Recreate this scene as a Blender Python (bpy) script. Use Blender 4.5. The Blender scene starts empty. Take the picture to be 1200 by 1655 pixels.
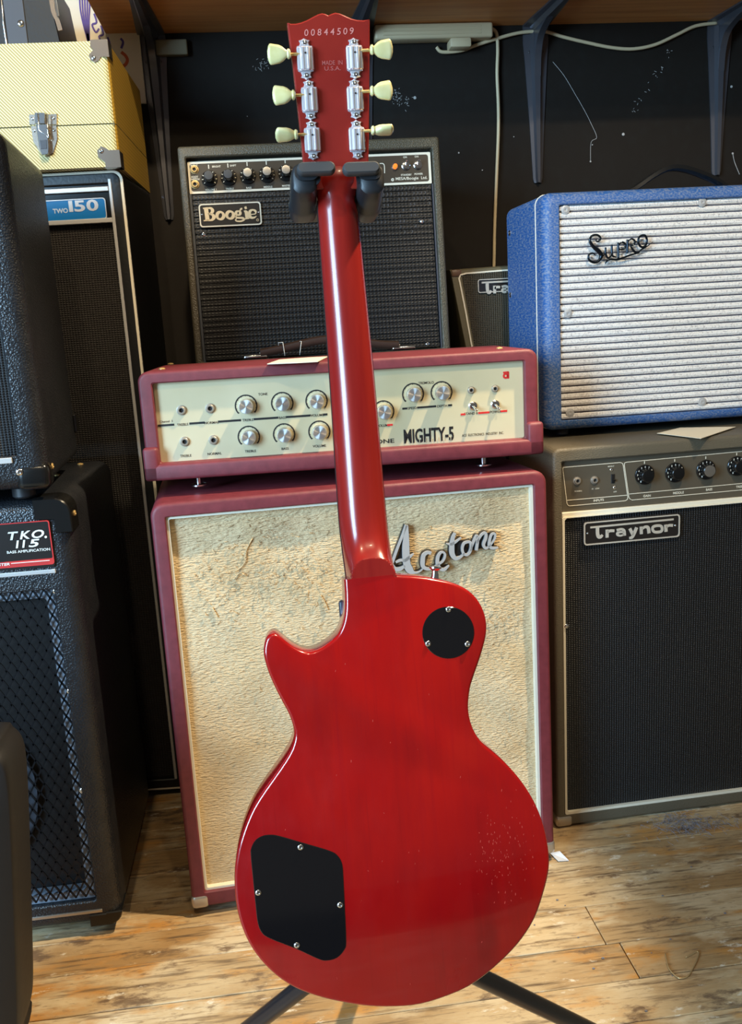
import bpy, bmesh, math, random
from mathutils import Vector, Matrix
random.seed(7)
SC = bpy.context.scene
COL = SC.collection

# ---------------------------------------------------------------- camera
F, PITCH, ROLL, YAW, H = 1458.4, math.radians(12.369), math.radians(-3.243), math.radians(6.163), 1.058
D = Vector((math.sin(YAW)*math.cos(PITCH), math.cos(YAW)*math.cos(PITCH), -math.sin(PITCH)))
R0 = Vector((math.cos(YAW), -math.sin(YAW), 0)); U0 = R0.cross(D)
CR = math.cos(ROLL)*R0 + math.sin(ROLL)*U0
CU = -math.sin(ROLL)*R0 + math.cos(ROLL)*U0
CO = Vector((0, 0, H))
cd = bpy.data.cameras.new('camera'); cam = bpy.data.objects.new('camera', cd); COL.objects.link(cam)
cd.sensor_fit = 'HORIZONTAL'; cd.sensor_width = 36; cd.lens = F/1200*36; cd.clip_start = .05
cam.matrix_world = Matrix(((CR.x, CU.x, -D.x, CO.x), (CR.y, CU.y, -D.y, CO.y), (CR.z, CU.z, -D.z, CO.z), (0, 0, 0, 1)))
SC.camera = cam

# ---------------------------------------------------------------- light
w = bpy.data.worlds.new('world'); SC.world = w; w.use_nodes = True
w.node_tree.nodes['Background'].inputs[0].default_value = (1.0, .93, .84, 1)
w.node_tree.nodes['Background'].inputs[1].default_value = .11
def area(name, loc, target, size, energy, col, sy=None):
    l = bpy.data.lights.new(name, 'AREA'); l.energy = energy; l.color = col
    l.size = size
    if sy: l.shape = 'RECTANGLE'; l.size_y = sy
    o = bpy.data.objects.new(name, l); COL.objects.link(o); o.location = loc
    o.rotation_euler = (Vector(target)-Vector(loc)).to_track_quat('-Z', 'Y').to_euler()
def bulb(name, loc, energy, col, rad=.04, target=None, ang=None):
    l = bpy.data.lights.new(name, 'SPOT' if target else 'POINT'); l.energy = energy; l.color = col; l.shadow_soft_size = rad
    o = bpy.data.objects.new(name, l); COL.objects.link(o); o.location = loc
    if target:
        l.spot_size = math.radians(ang); l.spot_blend = .5
        o.rotation_euler = (Vector(target)-Vector(loc)).to_track_quat('-Z', 'Y').to_euler()
area('window_light', (-2.5, -1.0, 1.6), (.2, 1.6, .8), 1.3, 270, (.44, .72, 1.0), 1.8)
WARM = (1.0, .80, .52)
bulb('ceiling_spot', (1.08, 1.15, 2.75), 400, WARM, .035, (-.16, 1.35, .3), 36)
bulb('ceiling_lamp', (-.35, .0, 2.75), 44, WARM, .04)
bulb('ceiling_lamp', (.40, -.3, 2.75), 22, WARM, .04)
bulb('ceiling_spot', (.55, .0, 2.75), 135, (1, .84, .62), .035, (.95, 1.75, 1.12), 36)
bulb('ceiling_spot', (.05, .45, 2.75), 140, WARM, .035, (-.55, 1.95, 1.5), 34)
SC.view_settings.view_transform = 'Standard'; SC.view_settings.look = 'None'
SC.view_settings.exposure = 0.0; SC.view_settings.gamma = 1.0; SC.view_settings.use_curve_mapping = False

# ---------------------------------------------------------------- materials
def srgb(r, g, b):
    f = lambda c: (c/255/12.92 if c/255 <= .04045 else ((c/255+.055)/1.055)**2.4)
    return (f(r), f(g), f(b), 1)
MATS = {}
def mat(name, col, rough=.5, metal=0, bump=None, var=None, coat=0, emit=None, spec=.5):
    """bump=(kind, scale, strength, distance[, stretch]); var=(scale, colour2, lo, hi[, stretch])"""
    if name in MATS: return MATS[name]
    m = bpy.data.materials.new(name); m.use_nodes = True; MATS[name] = m
    nt = m.node_tree; N = nt.nodes; L = nt.links; b = N['Principled BSDF']
    b.inputs['Base Color'].default_value = col; b.inputs['Roughness'].default_value = rough
    b.inputs['Metallic'].default_value = metal; b.inputs['Coat Weight'].default_value = coat
    b.inputs['Coat Roughness'].default_value = .06; b.inputs['Specular IOR Level'].default_value = spec
    tc = N.new('ShaderNodeTexCoord')
    def coords(st):
        mp = N.new('ShaderNodeMapping'); mp.inputs['Scale'].default_value = st or (1, 1, 1)
        L.new(tc.outputs['Object'], mp.inputs['Vector']); return mp.outputs[0]
    if var:
        n = N.new('ShaderNodeTexNoise'); n.inputs['Scale'].default_value = var[0]; n.inputs['Detail'].default_value = 6
        L.new(coords(var[4] if len(var) > 4 else None), n.inputs['Vector'])
        r = N.new('ShaderNodeMapRange'); r.inputs[1].default_value = var[2]; r.inputs[2].default_value = var[3]
        L.new(n.outputs[0], r.inputs[0])
        mx = N.new('ShaderNodeMix'); mx.data_type = 'RGBA'; mx.inputs[6].default_value = col; mx.inputs[7].default_value = var[1]
        L.new(r.outputs[0], mx.inputs[0]); L.new(mx.outputs[2], b.inputs['Base Color'])
    if bump:
        kind, sc, st, di = bump[:4]; vec = coords(bump[4] if len(bump) > 4 else None)
        if kind == 'noise':
            t = N.new('ShaderNodeTexNoise'); t.inputs['Scale'].default_value = sc; t.inputs['Detail'].default_value = 3; L.new(vec, t.inputs['Vector']); out = t.outputs[0]
        elif kind == 'voronoi':
            t = N.new('ShaderNodeTexVoronoi'); t.inputs['Scale'].default_value = sc; L.new(vec, t.inputs['Vector']); out = t.outputs[0]
        else:   # weave: product of two bands
            a = N.new('ShaderNodeTexWave'); a.bands_direction = 'X'; a.inputs['Scale'].default_value = sc; a.inputs['Distortion'].default_value = .6
            c = N.new('ShaderNodeTexWave'); c.bands_direction = 'Z'; c.inputs['Scale'].default_value = sc*1.3; c.inputs['Distortion'].default_value = .6
            L.new(vec, a.inputs['Vector']); L.new(vec, c.inputs['Vector'])
            mu = N.new('ShaderNodeMath'); mu.operation = 'MULTIPLY' if kind == 'weave' else 'ADD'; L.new(a.outputs[1], mu.inputs[0]); L.new(c.outputs[1], mu.inputs[1]); out = mu.outputs[0]
        bp = N.new('ShaderNodeBump'); bp.inputs['Strength'].default_value = st; bp.inputs['Distance'].default_value = di
        L.new(out, bp.inputs['Height']); L.new(bp.outputs[0], b.inputs['Normal'])
    if emit:
        b.inputs['Emission Color'].default_value = emit[:4]; b.inputs['Emission Strength'].default_value = emit[4]
    return m

M = dict(
 black_tolex = mat('black_tolex', srgb(25, 27, 31), .34, bump=('voronoi', 330, .55, .0016), var=(30, srgb(32, 33, 36), .4, .7)),
 black_smooth = mat('black_vinyl', srgb(14, 13, 12), .42, bump=('noise', 160, .35, .001)),
 brown_tolex = mat('brown_black_tolex', srgb(94, 86, 70), .5, bump=('noise', 230, .7, .0016, (1, 1, 2.5))),
 boog_tolex = mat('dark_bronco_tolex', srgb(78, 72, 57), .42, bump=('voronoi', 420, .6, .0014)),
 red_tolex = mat('burgundy_tolex', srgb(114, 44, 52), .5, bump=('noise', 500, .4, .0008, (1, 1, 4)), var=(60, srgb(100, 36, 44), .35, .7)),
 blue_tolex = mat('blue_rhino_tolex', srgb(30, 84, 146), .5, bump=('noise', 260, .5, .0012, (1, 3, 3)), var=(300, srgb(124, 134, 152), .42, .70, (.8, .25, 1.2))),
 cloth = mat('cream_cloth', srgb(214, 190, 150), .85, bump=('noise', 240, 1.0, .006, (.42, 1, 1.5)), var=(9, srgb(200, 170, 124), .4, .75)),
 silver_cloth = mat('silver_cloth', srgb(232, 228, 222), .75, bump=('weave', 95, .8, .0015), var=(240, srgb(176, 170, 168), .5, .75)),
 groove = mat('cloth_groove', srgb(84, 76, 86), .85),
 black_cloth = mat('black_cloth', srgb(12, 13, 16), .48, bump=('weave', 62, 1.0, .002)),
 cane = mat('black_cane', srgb(15, 14, 13), .45, bump=('weave', 40, .4, .0012)),
 bass_cloth = mat('brown_black_cloth', srgb(26, 20, 15), .7, bump=('weave', 55, 1, .002)),
 chrome = mat('chrome', srgb(225, 225, 225), .16, 1),
 tuner = mat('tuner_nickel', srgb(232, 228, 232), .2, .55),
 nickel = mat('nickel', srgb(186, 178, 166), .3, .7, bump=('noise', 90, .15, .001)),
 alu = mat('brushed_aluminium', srgb(205, 203, 200), .36, .45),
 white_pipe = mat('white_piping', srgb(226, 218, 196), .5),
 gold_pipe = mat('gold_piping', srgb(204, 172, 112), .35, .5),
 panel = mat('cream_panel', srgb(206, 194, 160), .38, .12, var=(4, srgb(186, 170, 128), .4, .8)),
 ink = mat('black_ink', srgb(22, 20, 20), .5),
 red_ink = mat('red_ink', srgb(196, 40, 36), .5),
 white_ink = mat('white_ink', srgb(226, 224, 214), .5),
 dark_panel = mat('dark_panel', srgb(62, 56, 48), .35, .3),
 bronze_panel = mat('bronze_panel', srgb(96, 88, 74), .35, .25),
 plastic = mat('black_plastic', srgb(18, 18, 18), .22),
 rubber = mat('grey_rubber', srgb(58, 60, 62), .5),
 foam = mat('dark_rubber', srgb(30, 31, 34), .45),
 badge = mat('badge_black', srgb(34, 30, 28), .3),
 badge_blue = mat('badge_blue', srgb(20, 110, 176), .3),
 badge_metal = mat('badge_metal', srgb(205, 196, 180), .35, .3),
 tan = mat('boogie_letter', srgb(226, 200, 156), .5),
 stripe = mat('dull_chrome', srgb(190, 186, 178), .3, .9),
 button = mat('pearl_green_button', srgb(206, 196, 132), .28, coat=.4, var=(60, srgb(220, 212, 160), .35, .7)),
 cover = mat('cover_plate', srgb(16, 14, 15), .1, coat=.4),
 led = mat('orange_lamp', srgb(230, 80, 20), .2, emit=(1, .25, .03, 1, 1.2)),
 leather = mat('brown_leather', srgb(52, 36, 28), .4),
 paper = mat('paper', srgb(228, 216, 190), .8),
 wall = mat('black_wall', srgb(25, 19, 13), .7, spec=.25, bump=('noise', 14, .3, .004), var=(40, srgb(27, 23, 18), .5, .75)),
 shelf = mat('stained_wood', srgb(208, 142, 80), .5, bump=('noise', 20, .2, .002, (.2, 2, 1)), var=(9, srgb(184, 116, 60), .35, .7, (.3, 6, 1))),
 bracket = mat('bracket_steel', srgb(92, 92, 98), .3, .6),
 cable = mat('cable_white', srgb(196, 178, 142), .5),
 tweed_metal = mat('hardware', srgb(214, 196, 178), .22, 1),
 bag = mat('dark_padded', srgb(14, 12, 13), .6, bump=('noise', 60, .15, .002)),
 speaker = mat('speaker_cone', srgb(34, 34, 36), .6),
 steel_blue = mat('baffle_paint', srgb(58, 62, 70), .5),
 leg = mat('stand_leg', srgb(34, 36, 42), .28, .4),
 scratch = mat('wall_chip', srgb(170, 166, 160), .7),
 dust = mat('dust', srgb(120, 118, 124), .95),
 rosewood = mat('rosewood', srgb(30, 20, 18), .5),
 purple = mat('purple_ink', srgb(84, 62, 140), .6),
)
def guitar_mat():
    m = bpy.data.materials.new('cherry_lacquer'); m.use_nodes = True
    nt = m.node_tree; N = nt.nodes; L = nt.links; b = N['Principled BSDF']
    tc = N.new('ShaderNodeTexCoord')
    def noise(sc, st, det=6):
        mp = N.new('ShaderNodeMapping'); mp.inputs['Scale'].default_value = st; L.new(tc.outputs['Object'], mp.inputs[0])
        n = N.new('ShaderNodeTexNoise'); n.inputs['Scale'].default_value = sc; n.inputs['Detail'].default_value = det
        L.new(mp.outputs[0], n.inputs['Vector']); return n.outputs[0]
    def mix(fac, a, c):
        x = N.new('ShaderNodeMix'); x.data_type = 'RGBA'; L.new(fac, x.inputs[0])
        for s, i in ((a, 6), (c, 7)):
            if isinstance(s, tuple): x.inputs[i].default_value = s
            else: L.new(s, x.inputs[i])
        return x.outputs[2]
    def rng(s, lo, hi):
        r = N.new('ShaderNodeMapRange'); r.inputs[1].default_value = lo; r.inputs[2].default_value = hi; L.new(s, r.inputs[0]); return r.outputs[0]
    c = mix(rng(noise(7, (1, 1, .4)), .38, .66), srgb(140, 3, 8), srgb(168, 16, 8))
    c = mix(rng(noise(16, (1, 1, .3), 9), .5, .72), c, srgb(128, 6, 10))
    c = mix(rng(noise(3.1, (1, 1, .8)), .55, .75), c, srgb(164, 32, 18))
    c = mix(rng(noise(150, (1, 1, .04)), .5, .85), c, srgb(146, 8, 12))
    c = mix(rng(noise(420, (1, 1, .02)), .6, .95), c, srgb(124, 6, 10))
    L.new(c, b.inputs['Base Color'])
    L.new(rng(noise(26, (1, 1, .7)), 0, 2.4), b.inputs['Roughness'])
    b.inputs['Roughness'].default_value = .2; b.inputs['Coat Weight'].default_value = .5; b.inputs['Coat Roughness'].default_value = .05
    return m
def head_mat():
    return mat('cherry_neck', srgb(144, 30, 22), .26, coat=.25, var=(60, srgb(124, 16, 16), .35, .75, (1, 1, .08)))
def stamp_mat():
    return mat('stamp', srgb(206, 128, 120), .6)
def wood_floor():
    m = bpy.data.materials.new('worn_floorboards'); m.use_nodes = True
    nt = m.node_tree; N = nt.nodes; L = nt.links; b = N['Principled BSDF']
    tc = N.new('ShaderNodeTexCoord'); oi = N.new('ShaderNodeObjectInfo')
    add = N.new('ShaderNodeVectorMath'); add.operation = 'MULTIPLY_ADD'
    L.new(oi.outputs['Random'], add.inputs[0]); add.inputs[1].default_value = (37, 11, 5); L.new(tc.outputs['Object'], add.inputs[2])
    def noise(sc, st, det=8, ro=.6):
        mp = N.new('ShaderNodeMapping'); mp.inputs['Scale'].default_value = st; L.new(add.outputs[0], mp.inputs[0])
        n = N.new('ShaderNodeTexNoise'); n.inputs['Scale'].default_value = sc; n.inputs['Detail'].default_value = det; n.inputs['Roughness'].default_value = ro
        L.new(mp.outputs[0], n.inputs['Vector']); return n.outputs[0]
    def rng(s, lo, hi):
        r = N.new('ShaderNodeMapRange'); r.inputs[1].default_value = lo; r.inputs[2].default_value = hi; L.new(s, r.inputs[0]); return r.outputs[0]
    def mix(fac, a, c):
        x = N.new('ShaderNodeMix'); x.data_type = 'RGBA'; L.new(fac, x.inputs[0])
        for s, i in ((a, 6), (c, 7)):
            if isinstance(s, tuple): x.inputs[i].default_value = s
            else: L.new(s, x.inputs[i])
        return x.outputs[2]
    c = mix(rng(noise(6, (.5, 1, 1)), .40, .60), srgb(160, 126, 82), srgb(188, 162, 122))
    c = mix(rng(noise(11, (.45, 1, 1)), .50, .60), c, srgb(198, 176, 140))
    c = mix(rng(noise(14, (.4, 1, 1)), .53, .64), c, srgb(184, 132, 68))
    c = mix(rng(noise(19, (.45, 1, 1), 10, .7), .56, .64), c, srgb(112, 88, 64))
    c = mix(rng(noise(70, (.14, 1.6, 1)), .52, .70), c, srgb(98, 76, 52))
    c = mix(rng(noise(130, (.3, 1, 1)), .58, .72), c, srgb(128, 104, 76))
    c = mix(rng(noise(38, (.5, 1, 1), 10, .7), .60, .68), c, srgb(214, 202, 180))
    L.new(c, b.inputs['Base Color']); b.inputs['Roughness'].default_value = .62
    bp = N.new('ShaderNodeBump'); bp.inputs['Strength'].default_value = .5; bp.inputs['Distance'].default_value = .003
    L.new(noise(60, (.2, 1.4, 1)), bp.inputs['Height']); L.new(bp.outputs[0], b.inputs['Normal'])
    return m
def tweed_mat(name, ang, a, c):
    m = bpy.data.materials.new(name); m.use_nodes = True
    nt = m.node_tree; N = nt.nodes; L = nt.links; b = N['Principled BSDF']
    tc = N.new('ShaderNodeTexCoord'); mp = N.new('ShaderNodeMapping'); mp.inputs['Rotation'].default_value = (0, ang, 0)
    L.new(tc.outputs['Object'], mp.inputs[0])
    wv = N.new('ShaderNodeTexWave'); wv.bands_direction = 'Z'; wv.inputs['Scale'].default_value = 68; wv.inputs['Distortion'].default_value = .3
    L.new(mp.outputs[0], wv.inputs['Vector'])
    x = N.new('ShaderNodeMix'); x.data_type = 'RGBA'; L.new(wv.outputs[1], x.inputs[0]); x.inputs[6].default_value = a; x.inputs[7].default_value = c
    L.new(x.outputs[2], b.inputs['Base Color']); b.inputs['Roughness'].default_value = .6
    return m
M['guitar'] = guitar_mat(); M['neck'] = head_mat(); M['stamp'] = stamp_mat(); M['floor'] = wood_floor()
M['head_lacquer'] = mat('headstock_lacquer', srgb(148, 38, 28), .3, coat=.35, var=(9, srgb(122, 26, 22), .35, .7))
M['tweed'] = tweed_mat('tweed', math.radians(-48), srgb(240, 228, 170), srgb(140, 122, 58))
M['tweed_side'] = tweed_mat('tweed_side', math.radians(50), srgb(216, 176, 66), srgb(196, 152, 50))

# ---------------------------------------------------------------- geometry helpers
def V(*a): return Vector(a)
def obj(name, bm, m, parent=None, smooth=False, kind=None, label=None):
    me = bpy.data.meshes.new(name)
    if isinstance(bm, bmesh.types.BMesh):
        bmesh.ops.recalc_face_normals(bm, faces=bm.faces[:]); bm.to_mesh(me); bm.free()
    else: me = bm
    o = bpy.data.objects.new(name, me); COL.objects.link(o)
    for x in (m if isinstance(m, (list, tuple)) else [m]): me.materials.append(x)
    if smooth:
        for p in me.polygons: p.use_smooth = True
        if smooth is not True:
            try: me.set_sharp_from_angle(angle=math.radians(smooth))
            except Exception: pass
    if parent: o.parent = parent
    if kind: o['kind'] = kind
    if label: o['label'] = label
    return o
def thing(name, label, cat, loc=(0, 0, 0), yaw=0, lean=0, group=None, roll=0):
    o = bpy.data.objects.new(name, None); COL.objects.link(o); o.empty_display_size = .05
    o.location = loc; o.rotation_mode = 'XYZ'
    o.rotation_euler = (-math.radians(lean), math.radians(roll), math.radians(yaw))
    o['label'] = label; o['category'] = cat
    if group: o['group'] = group
    return o
def tag(o, label, cat, group=None, kind=None):
    o['label'] = label; o['category'] = cat
    if group: o['group'] = group
    if kind: o['kind'] = kind
    return o
def BM(): return bmesh.new()
def box(bm, x0, x1, y0, y1, z0, z1, bev=0, seg=2):
    r = bmesh.ops.create_cube(bm, size=1)
    for v in r['verts']:
        v.co = V(x0 if v.co.x < 0 else x1, y0 if v.co.y < 0 else y1, z0 if v.co.z < 0 else z1)
    if bev:
        es = list({e for v in r['verts'] for e in v.link_edges})
        bmesh.ops.bevel(bm, geom=es, offset=bev, segments=seg, profile=.5, affect='EDGES')
    return bm
def rrect(x0, x1, z0, z1, r, n=5):
    pts = []
    r = max(min(r, (x1-x0)/2-1e-5, (z1-z0)/2-1e-5), 1e-5)
    for cx, cz, a0 in ((x1-r, z1-r, 0), (x0+r, z1-r, 90), (x0+r, z0+r, 180), (x1-r, z0+r, 270)):
        for k in range(n+1):
            a = math.radians(a0+90*k/n); pts.append((cx+r*math.cos(a), cz+r*math.sin(a)))
    return pts
def loft(bm, loops, cap0=True, cap1=True):
    """loops: lists of 3D points with equal counts"""
    rows = [[bm.verts.new(p) for p in l] for l in loops]; n = len(rows[0]); fs = []
    for a, b in zip(rows, rows[1:]):
        for i in range(n): fs.append(bm.faces.new((a[i], a[(i+1) % n], b[(i+1) % n], b[i])))
    if cap0: bm.faces.new(rows[0])
    if cap1: bm.faces.new(rows[-1])
    return fs
def prism(bm, pts, y0, y1): loft(bm, [[(x, y0, z) for x, z in pts], [(x, y1, z) for x, z in pts]])
def rprism(bm, pts, y0, y1, b):
    c = V(sum(p[0] for p in pts)/len(pts), sum(p[1] for p in pts)/len(pts))
    ins = inset(pts, b)
    loft(bm, [[(x, y0, z) for x, z in ins], [(x, y0+b, z) for x, z in pts], [(x, y1, z) for x, z in pts]])
def area2(pts): return sum(pts[i][0]*pts[(i+1) % len(pts)][1]-pts[(i+1) % len(pts)][0]*pts[i][1] for i in range(len(pts)))/2
def inset(pts, d):
    s = 1 if area2(pts) > 0 else -1; n = len(pts); out = []
    for i in range(n):
        a, b = V(*pts[i-1]), V(*pts[(i+1) % n]); t = (b-a)
        if t.length < 1e-9: out.append(pts[i]); continue
        t.normalize(); out.append((pts[i][0]-s*t.y*d, pts[i][1]+s*t.x*d))
    return out
def tube(bm, pts, r, n=8, cap=True):
    pts = [Vector(p) for p in pts]; m = len(pts); loops = []; up = None
    for i, p in enumerate(pts):
        t = (pts[min(i+1, m-1)]-pts[max(i-1, 0)]).normalized()
        if up is None:
            up = t.orthogonal().normalized()
        up = (up-up.dot(t)*t)
        up = up.normalized() if up.length > 1e-6 else t.orthogonal().normalized()
        s = t.cross(up); rr = r[i] if isinstance(r, (list, tuple)) else r
        loops.append([p+rr*(math.cos(2*math.pi*k/n)*up+math.sin(2*math.pi*k/n)*s) for k in range(n)])
    loft(bm, loops, cap, cap)
def lathe(bm, prof, c=(0, 0, 0), axis=(0, -1, 0), n=24):
    """prof: (radius, height along axis)"""
    ax = Vector(axis).normalized(); a = ax.orthogonal().normalized(); b = ax.cross(a); c = Vector(c)
    loft(bm, [[c+ax*h+max(r, 1e-5)*(math.cos(2*math.pi*k/n)*a+math.sin(2*math.pi*k/n)*b) for k in range(n)] for r, h in prof])
def catmull(pts, k=6, closed=False):
    out = []; n = len(pts)
    dim = len(pts[0])
    rngs = range(n) if closed else range(n-1)
    g = (lambda i: pts[i % n]) if closed else (lambda i: pts[max(0, min(n-1, i))])
    for i in rngs:
        p0, p1, p2, p3 = g(i-1), g(i), g(i+1), g(i+2)
        for j in range(k):
            t = j/k
            out.append(tuple(.5*(2*p1[d]+(p2[d]-p0[d])*t+(2*p0[d]-5*p1[d]+4*p2[d]-p3[d])*t*t+(-p0[d]+3*p1[d]-3*p2[d]+p3[d])*t**3) for d in range(dim)))
    if not closed: out.append(tuple(pts[-1]))
    return out
def ribbon(bm, pts, ws, y0, y1, closed=False, k=5, smooth=True):
    """a pen stroke in the xz plane: centre line pts, full widths ws, from depth y0 (near) to y1"""
    if not isinstance(ws, (list, tuple)): ws = [ws]*len(pts)
    q = [(p[0], p[1], w_) for p, w_ in zip(pts, ws)]
    if smooth: q = catmull(q, k, closed)
    n = len(q); L_, R_ = [], []
    for i in range(n):
        a = q[i-1] if (i or closed) else q[0]; b = q[(i+1) % n] if (i < n-1 or closed) else q[-1]
        t = V(b[0]-a[0], b[1]-a[1]); t = t.normalized() if t.length > 1e-9 else V(1, 0)
        w2 = max(q[i][2], 1e-5)/2
        L_.append((q[i][0]-t.y*w2, q[i][1]+t.x*w2)); R_.append((q[i][0]+t.y*w2, q[i][1]-t.x*w2))
    vs = []
    for l, r in zip(L_, R_):
        vs.append([bm.verts.new((l[0], y0, l[1])), bm.verts.new((r[0], y0, r[1])), bm.verts.new((r[0], y1, r[1])), bm.verts.new((l[0], y1, l[1]))])
    for i in range(n if closed else n-1):
        a, b = vs[i], vs[(i+1) % n]
        for j in range(4): bm.faces.new((a[j], a[(j+1) % 4], b[(j+1) % 4], b[j]))
    if not closed: bm.faces.new(vs[0]); bm.faces.new(vs[-1])
def text_into(bm, s, x, z, y, h, width=None, align='L', bold=0, shear=0, ex=.0004, rot=0, condense=None):
    cu = bpy.data.curves.new('t', 'FONT'); cu.body = s; cu.size = 1; cu.offset = bold; cu.shear = shear; cu.extrude = 0; cu.resolution_u = 3
    to = bpy.data.objects.new('t', cu); COL.objects.link(to)
    dg = bpy.context.evaluated_depsgraph_get(); me = bpy.data.meshes.new_from_object(to.evaluated_get(dg))
    bpy.data.objects.remove(to); bpy.data.curves.remove(cu)
    if not me.vertices: return
    xs = [v.co.x for v in me.vertices]; x0, x1 = min(xs), max(xs); k = h/.70
    kx = (width/(x1-x0)) if width else k*(condense or 1)
    W = (x1-x0)*kx; off = 0 if align == 'L' else (-W/2 if align == 'C' else -W)
    ca, sa = math.cos(rot), math.sin(rot); idx = []
    for v in me.vertices:
        a, b = (v.co.x-x0)*kx+off, v.co.y*k
        idx.append((x+a*ca-b*sa, z+a*sa+b*ca))
    top = [bm.verts.new((p[0], y, p[1])) for p in idx]; 
    for p in me.polygons:
        try: bm.faces.new([top[i] for i in p.vertices])
        except ValueError: pass
    if ex > .0006:
        fs = [f for f in bm.faces if all(v in set(top) for v in f.verts)] if len(bm.faces) < 3000 else []
        r = bmesh.ops.extrude_face_region(bm, geom=fs)
        for e in r['geom']:
            if isinstance(e, bmesh.types.BMVert): e.co.y += ex
    bpy.data.meshes.remove(me)

def chars_into(bm, s, x, z, y, h, width, ws, gap=.12, **k):
    tot = sum(ws)+gap*(len(s)-1); u = width/tot; cx = x
    for ch, w_ in zip(s, ws): text_into(bm, ch, cx, z, y, h, w_*u, 'L', **k); cx += (w_+gap)*u

def hit(px, py, o, n):
    q = D+CR*((px-600)/F)-CU*((py-827.5)/F); return CO+q*((Vector(o)-CO).dot(n)/q.dot(n))
def on_floor(px, py, z=0): return hit(px, py, (0, 0, z), V(0, 0, 1))
def on_wall(px, py, y): return hit(px, py, (0, y, 0), V(0, 1, 0))
class Frame:
    """local frame of a thing: measures points of its front face, in metres"""
    def __init__(s, root):
        bpy.context.view_layer.update()
        s.m = root.matrix_world.copy(); s.i = s.m.inverted(); s.n = (s.m.to_3x3() @ V(0, 1, 0))
    def __call__(s, px, py, y=0.0):
        p = s.i @ hit(px, py, s.m @ V(0, y, 0), s.n); return (p.x, p.z)
    def side(s, px, py, x):
        p = s.i @ hit(px, py, s.m @ V(x, 0, 0), s.m.to_3x3() @ V(1, 0, 0)); return (p.y, p.z)
    def top(s, px, py, z):
        p = s.i @ hit(px, py, s.m @ V(0, 0, z), s.m.to_3x3() @ V(0, 0, 1)); return (p.x, p.y)
    def plane(s, px, py, o, n):
        p = s.i @ hit(px, py, s.m @ Vector(o), s.m.to_3x3() @ Vector(n)); return p

def shell(w_, d_, h_, op, rc, re=.008, rec=.02, ri=.004, n=6, bm=None):
    """cabinet body: rounded outer corners rc, rounded front edge re, opening op=(x0,x1,z0,z1), recess rec"""
    bm = bm or BM(); L_ = lambda x0, x1, z0, z1, r, y: [(x, y, z) for x, z in rrect(x0, x1, z0, z1, r, n)]
    loops = [L_(re, w_-re, re, h_-re, rc-re*.6, d_), L_(0, w_, 0, h_, rc, d_-re)]
    for k in range(5):
        a = math.radians(90*k/4); i = re*(1-math.cos(a)); y = re*(1-math.sin(a))
        loops.append(L_(i, w_-i, i, h_-i, max(rc-i*.6, .001), y))
    x0, x1, z0, z1 = op
    loops += [L_(x0-.002, x1+.002, z0-.002, z1+.002, ri, 0), L_(x0, x1, z0, z1, ri, .002), L_(x0, x1, z0, z1, ri, rec)]
    loft(bm, loops); return bm
def rect_frame(bm, o, i, y0, y1, ro=.003, ri=.003, n=4):
    lo, li = rrect(*o, ro, n), rrect(*i, ri, n)
    A = [[bm.verts.new((x, y, z)) for x, z in l] for l, y in ((lo, y0), (li, y0), (li, y1), (lo, y1))]
    m = len(lo)
    for k in range(4):
        a, b = A[k], A[(k+1) % 4]
        for j in range(m): bm.faces.new((a[j], a[(j+1) % m], b[(j+1) % m], b[j]))
def screw(parent, name, c, r, axis=(0, -1, 0), m=None, h=None):
    bm = BM(); h = h or r*.5
    lathe(bm, [(r, 0), (r, h*.4), (r*.8, h*.85), (r*.45, h), (r*.4, h*.7), (0, h*.65)], c, axis, 14)
    return obj(name, bm, m or M['chrome'], parent, 40)
def feet(parent, w_, d_, z0, z1, r=.016, name='foot', ins=.05, m=None):
    for x in (ins, w_-ins):
        for y in (ins, d_-ins):
            bm = BM(); lathe(bm, [(r*.85, 0), (r, -.003), (r, z0-z1+.003), (r*.8, z0-z1)], (x, y, z1), (0, 0, 1), 14); obj(name, bm, m or M['foam'], parent, 40)
def corner_cap(parent, w_, d_, h_, cx, cz, s=.035, m=None, out=.0018, y0=None, r=.012, sd=None):
    """metal/plastic protector wrapped round a front corner (cx, cz in {0,1})"""
    bm = BM(); sd = sd or s
    x0, x1 = (w_-s, w_+out) if cx else (-out, s); z0, z1 = (h_-s, h_+out) if cz else (-out, s)
    box(bm, x0, x1, -out, sd, z0, z1, min(r, s*.3), 3)
    return obj('corner_protector', bm, m or M['nickel'], parent, 40)

# ================================================================ the room
WY = 2.36
def struct(name, bm, m, **k): return obj(name, bm, m, kind='structure', **k)
floor = struct('floor', box(BM(), -2.6, 3.0, -1.6, WY+.1, -.06, -.022), M['rosewood'])
edges = [-.30, -.21, -.12, -.03, .06, .15, .24, .325, .415, .50, .59, .68, .765, .855, .94, 1.025, 1.11, 1.195, 1.28, 1.381, 1.462, 1.551, 1.639, 1.719, 1.80, 1.885, 1.97, 2.055, 2.14, 2.225, 2.31, WY]
for i, (a, b) in enumerate(zip(edges, edges[1:])):
    x = -2.4+random.uniform(-.9, 0)
    while x < 2.6:
        l = random.uniform(1.5, 2.6); x1 = min(x+l, 2.8); x0 = max(x, -2.5)
        if x1-x0 > .1:
            bm = BM(); cx, cy = (x0+x1)/2, (a+b)/2; g = random.uniform(.0006, .0016)
            box(bm, x0-cx+.0008, x1-cx-.0008, a-cy+g/2, b-cy-g/2, -.022, random.uniform(-.0012, 0), .0012, 1)
            o = obj('floorboard', bm, M['floor'], floor); o.location = (cx, cy, 0)
        x += l
struct('wall_back', box(BM(), -2.6, 3.0, WY, WY+.1, -.06, 2.9), M['wall'])
o = obj('scuff_marks', BM(), M['scratch'], bpy.data.objects['wall_back'], kind='stuff')
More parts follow.
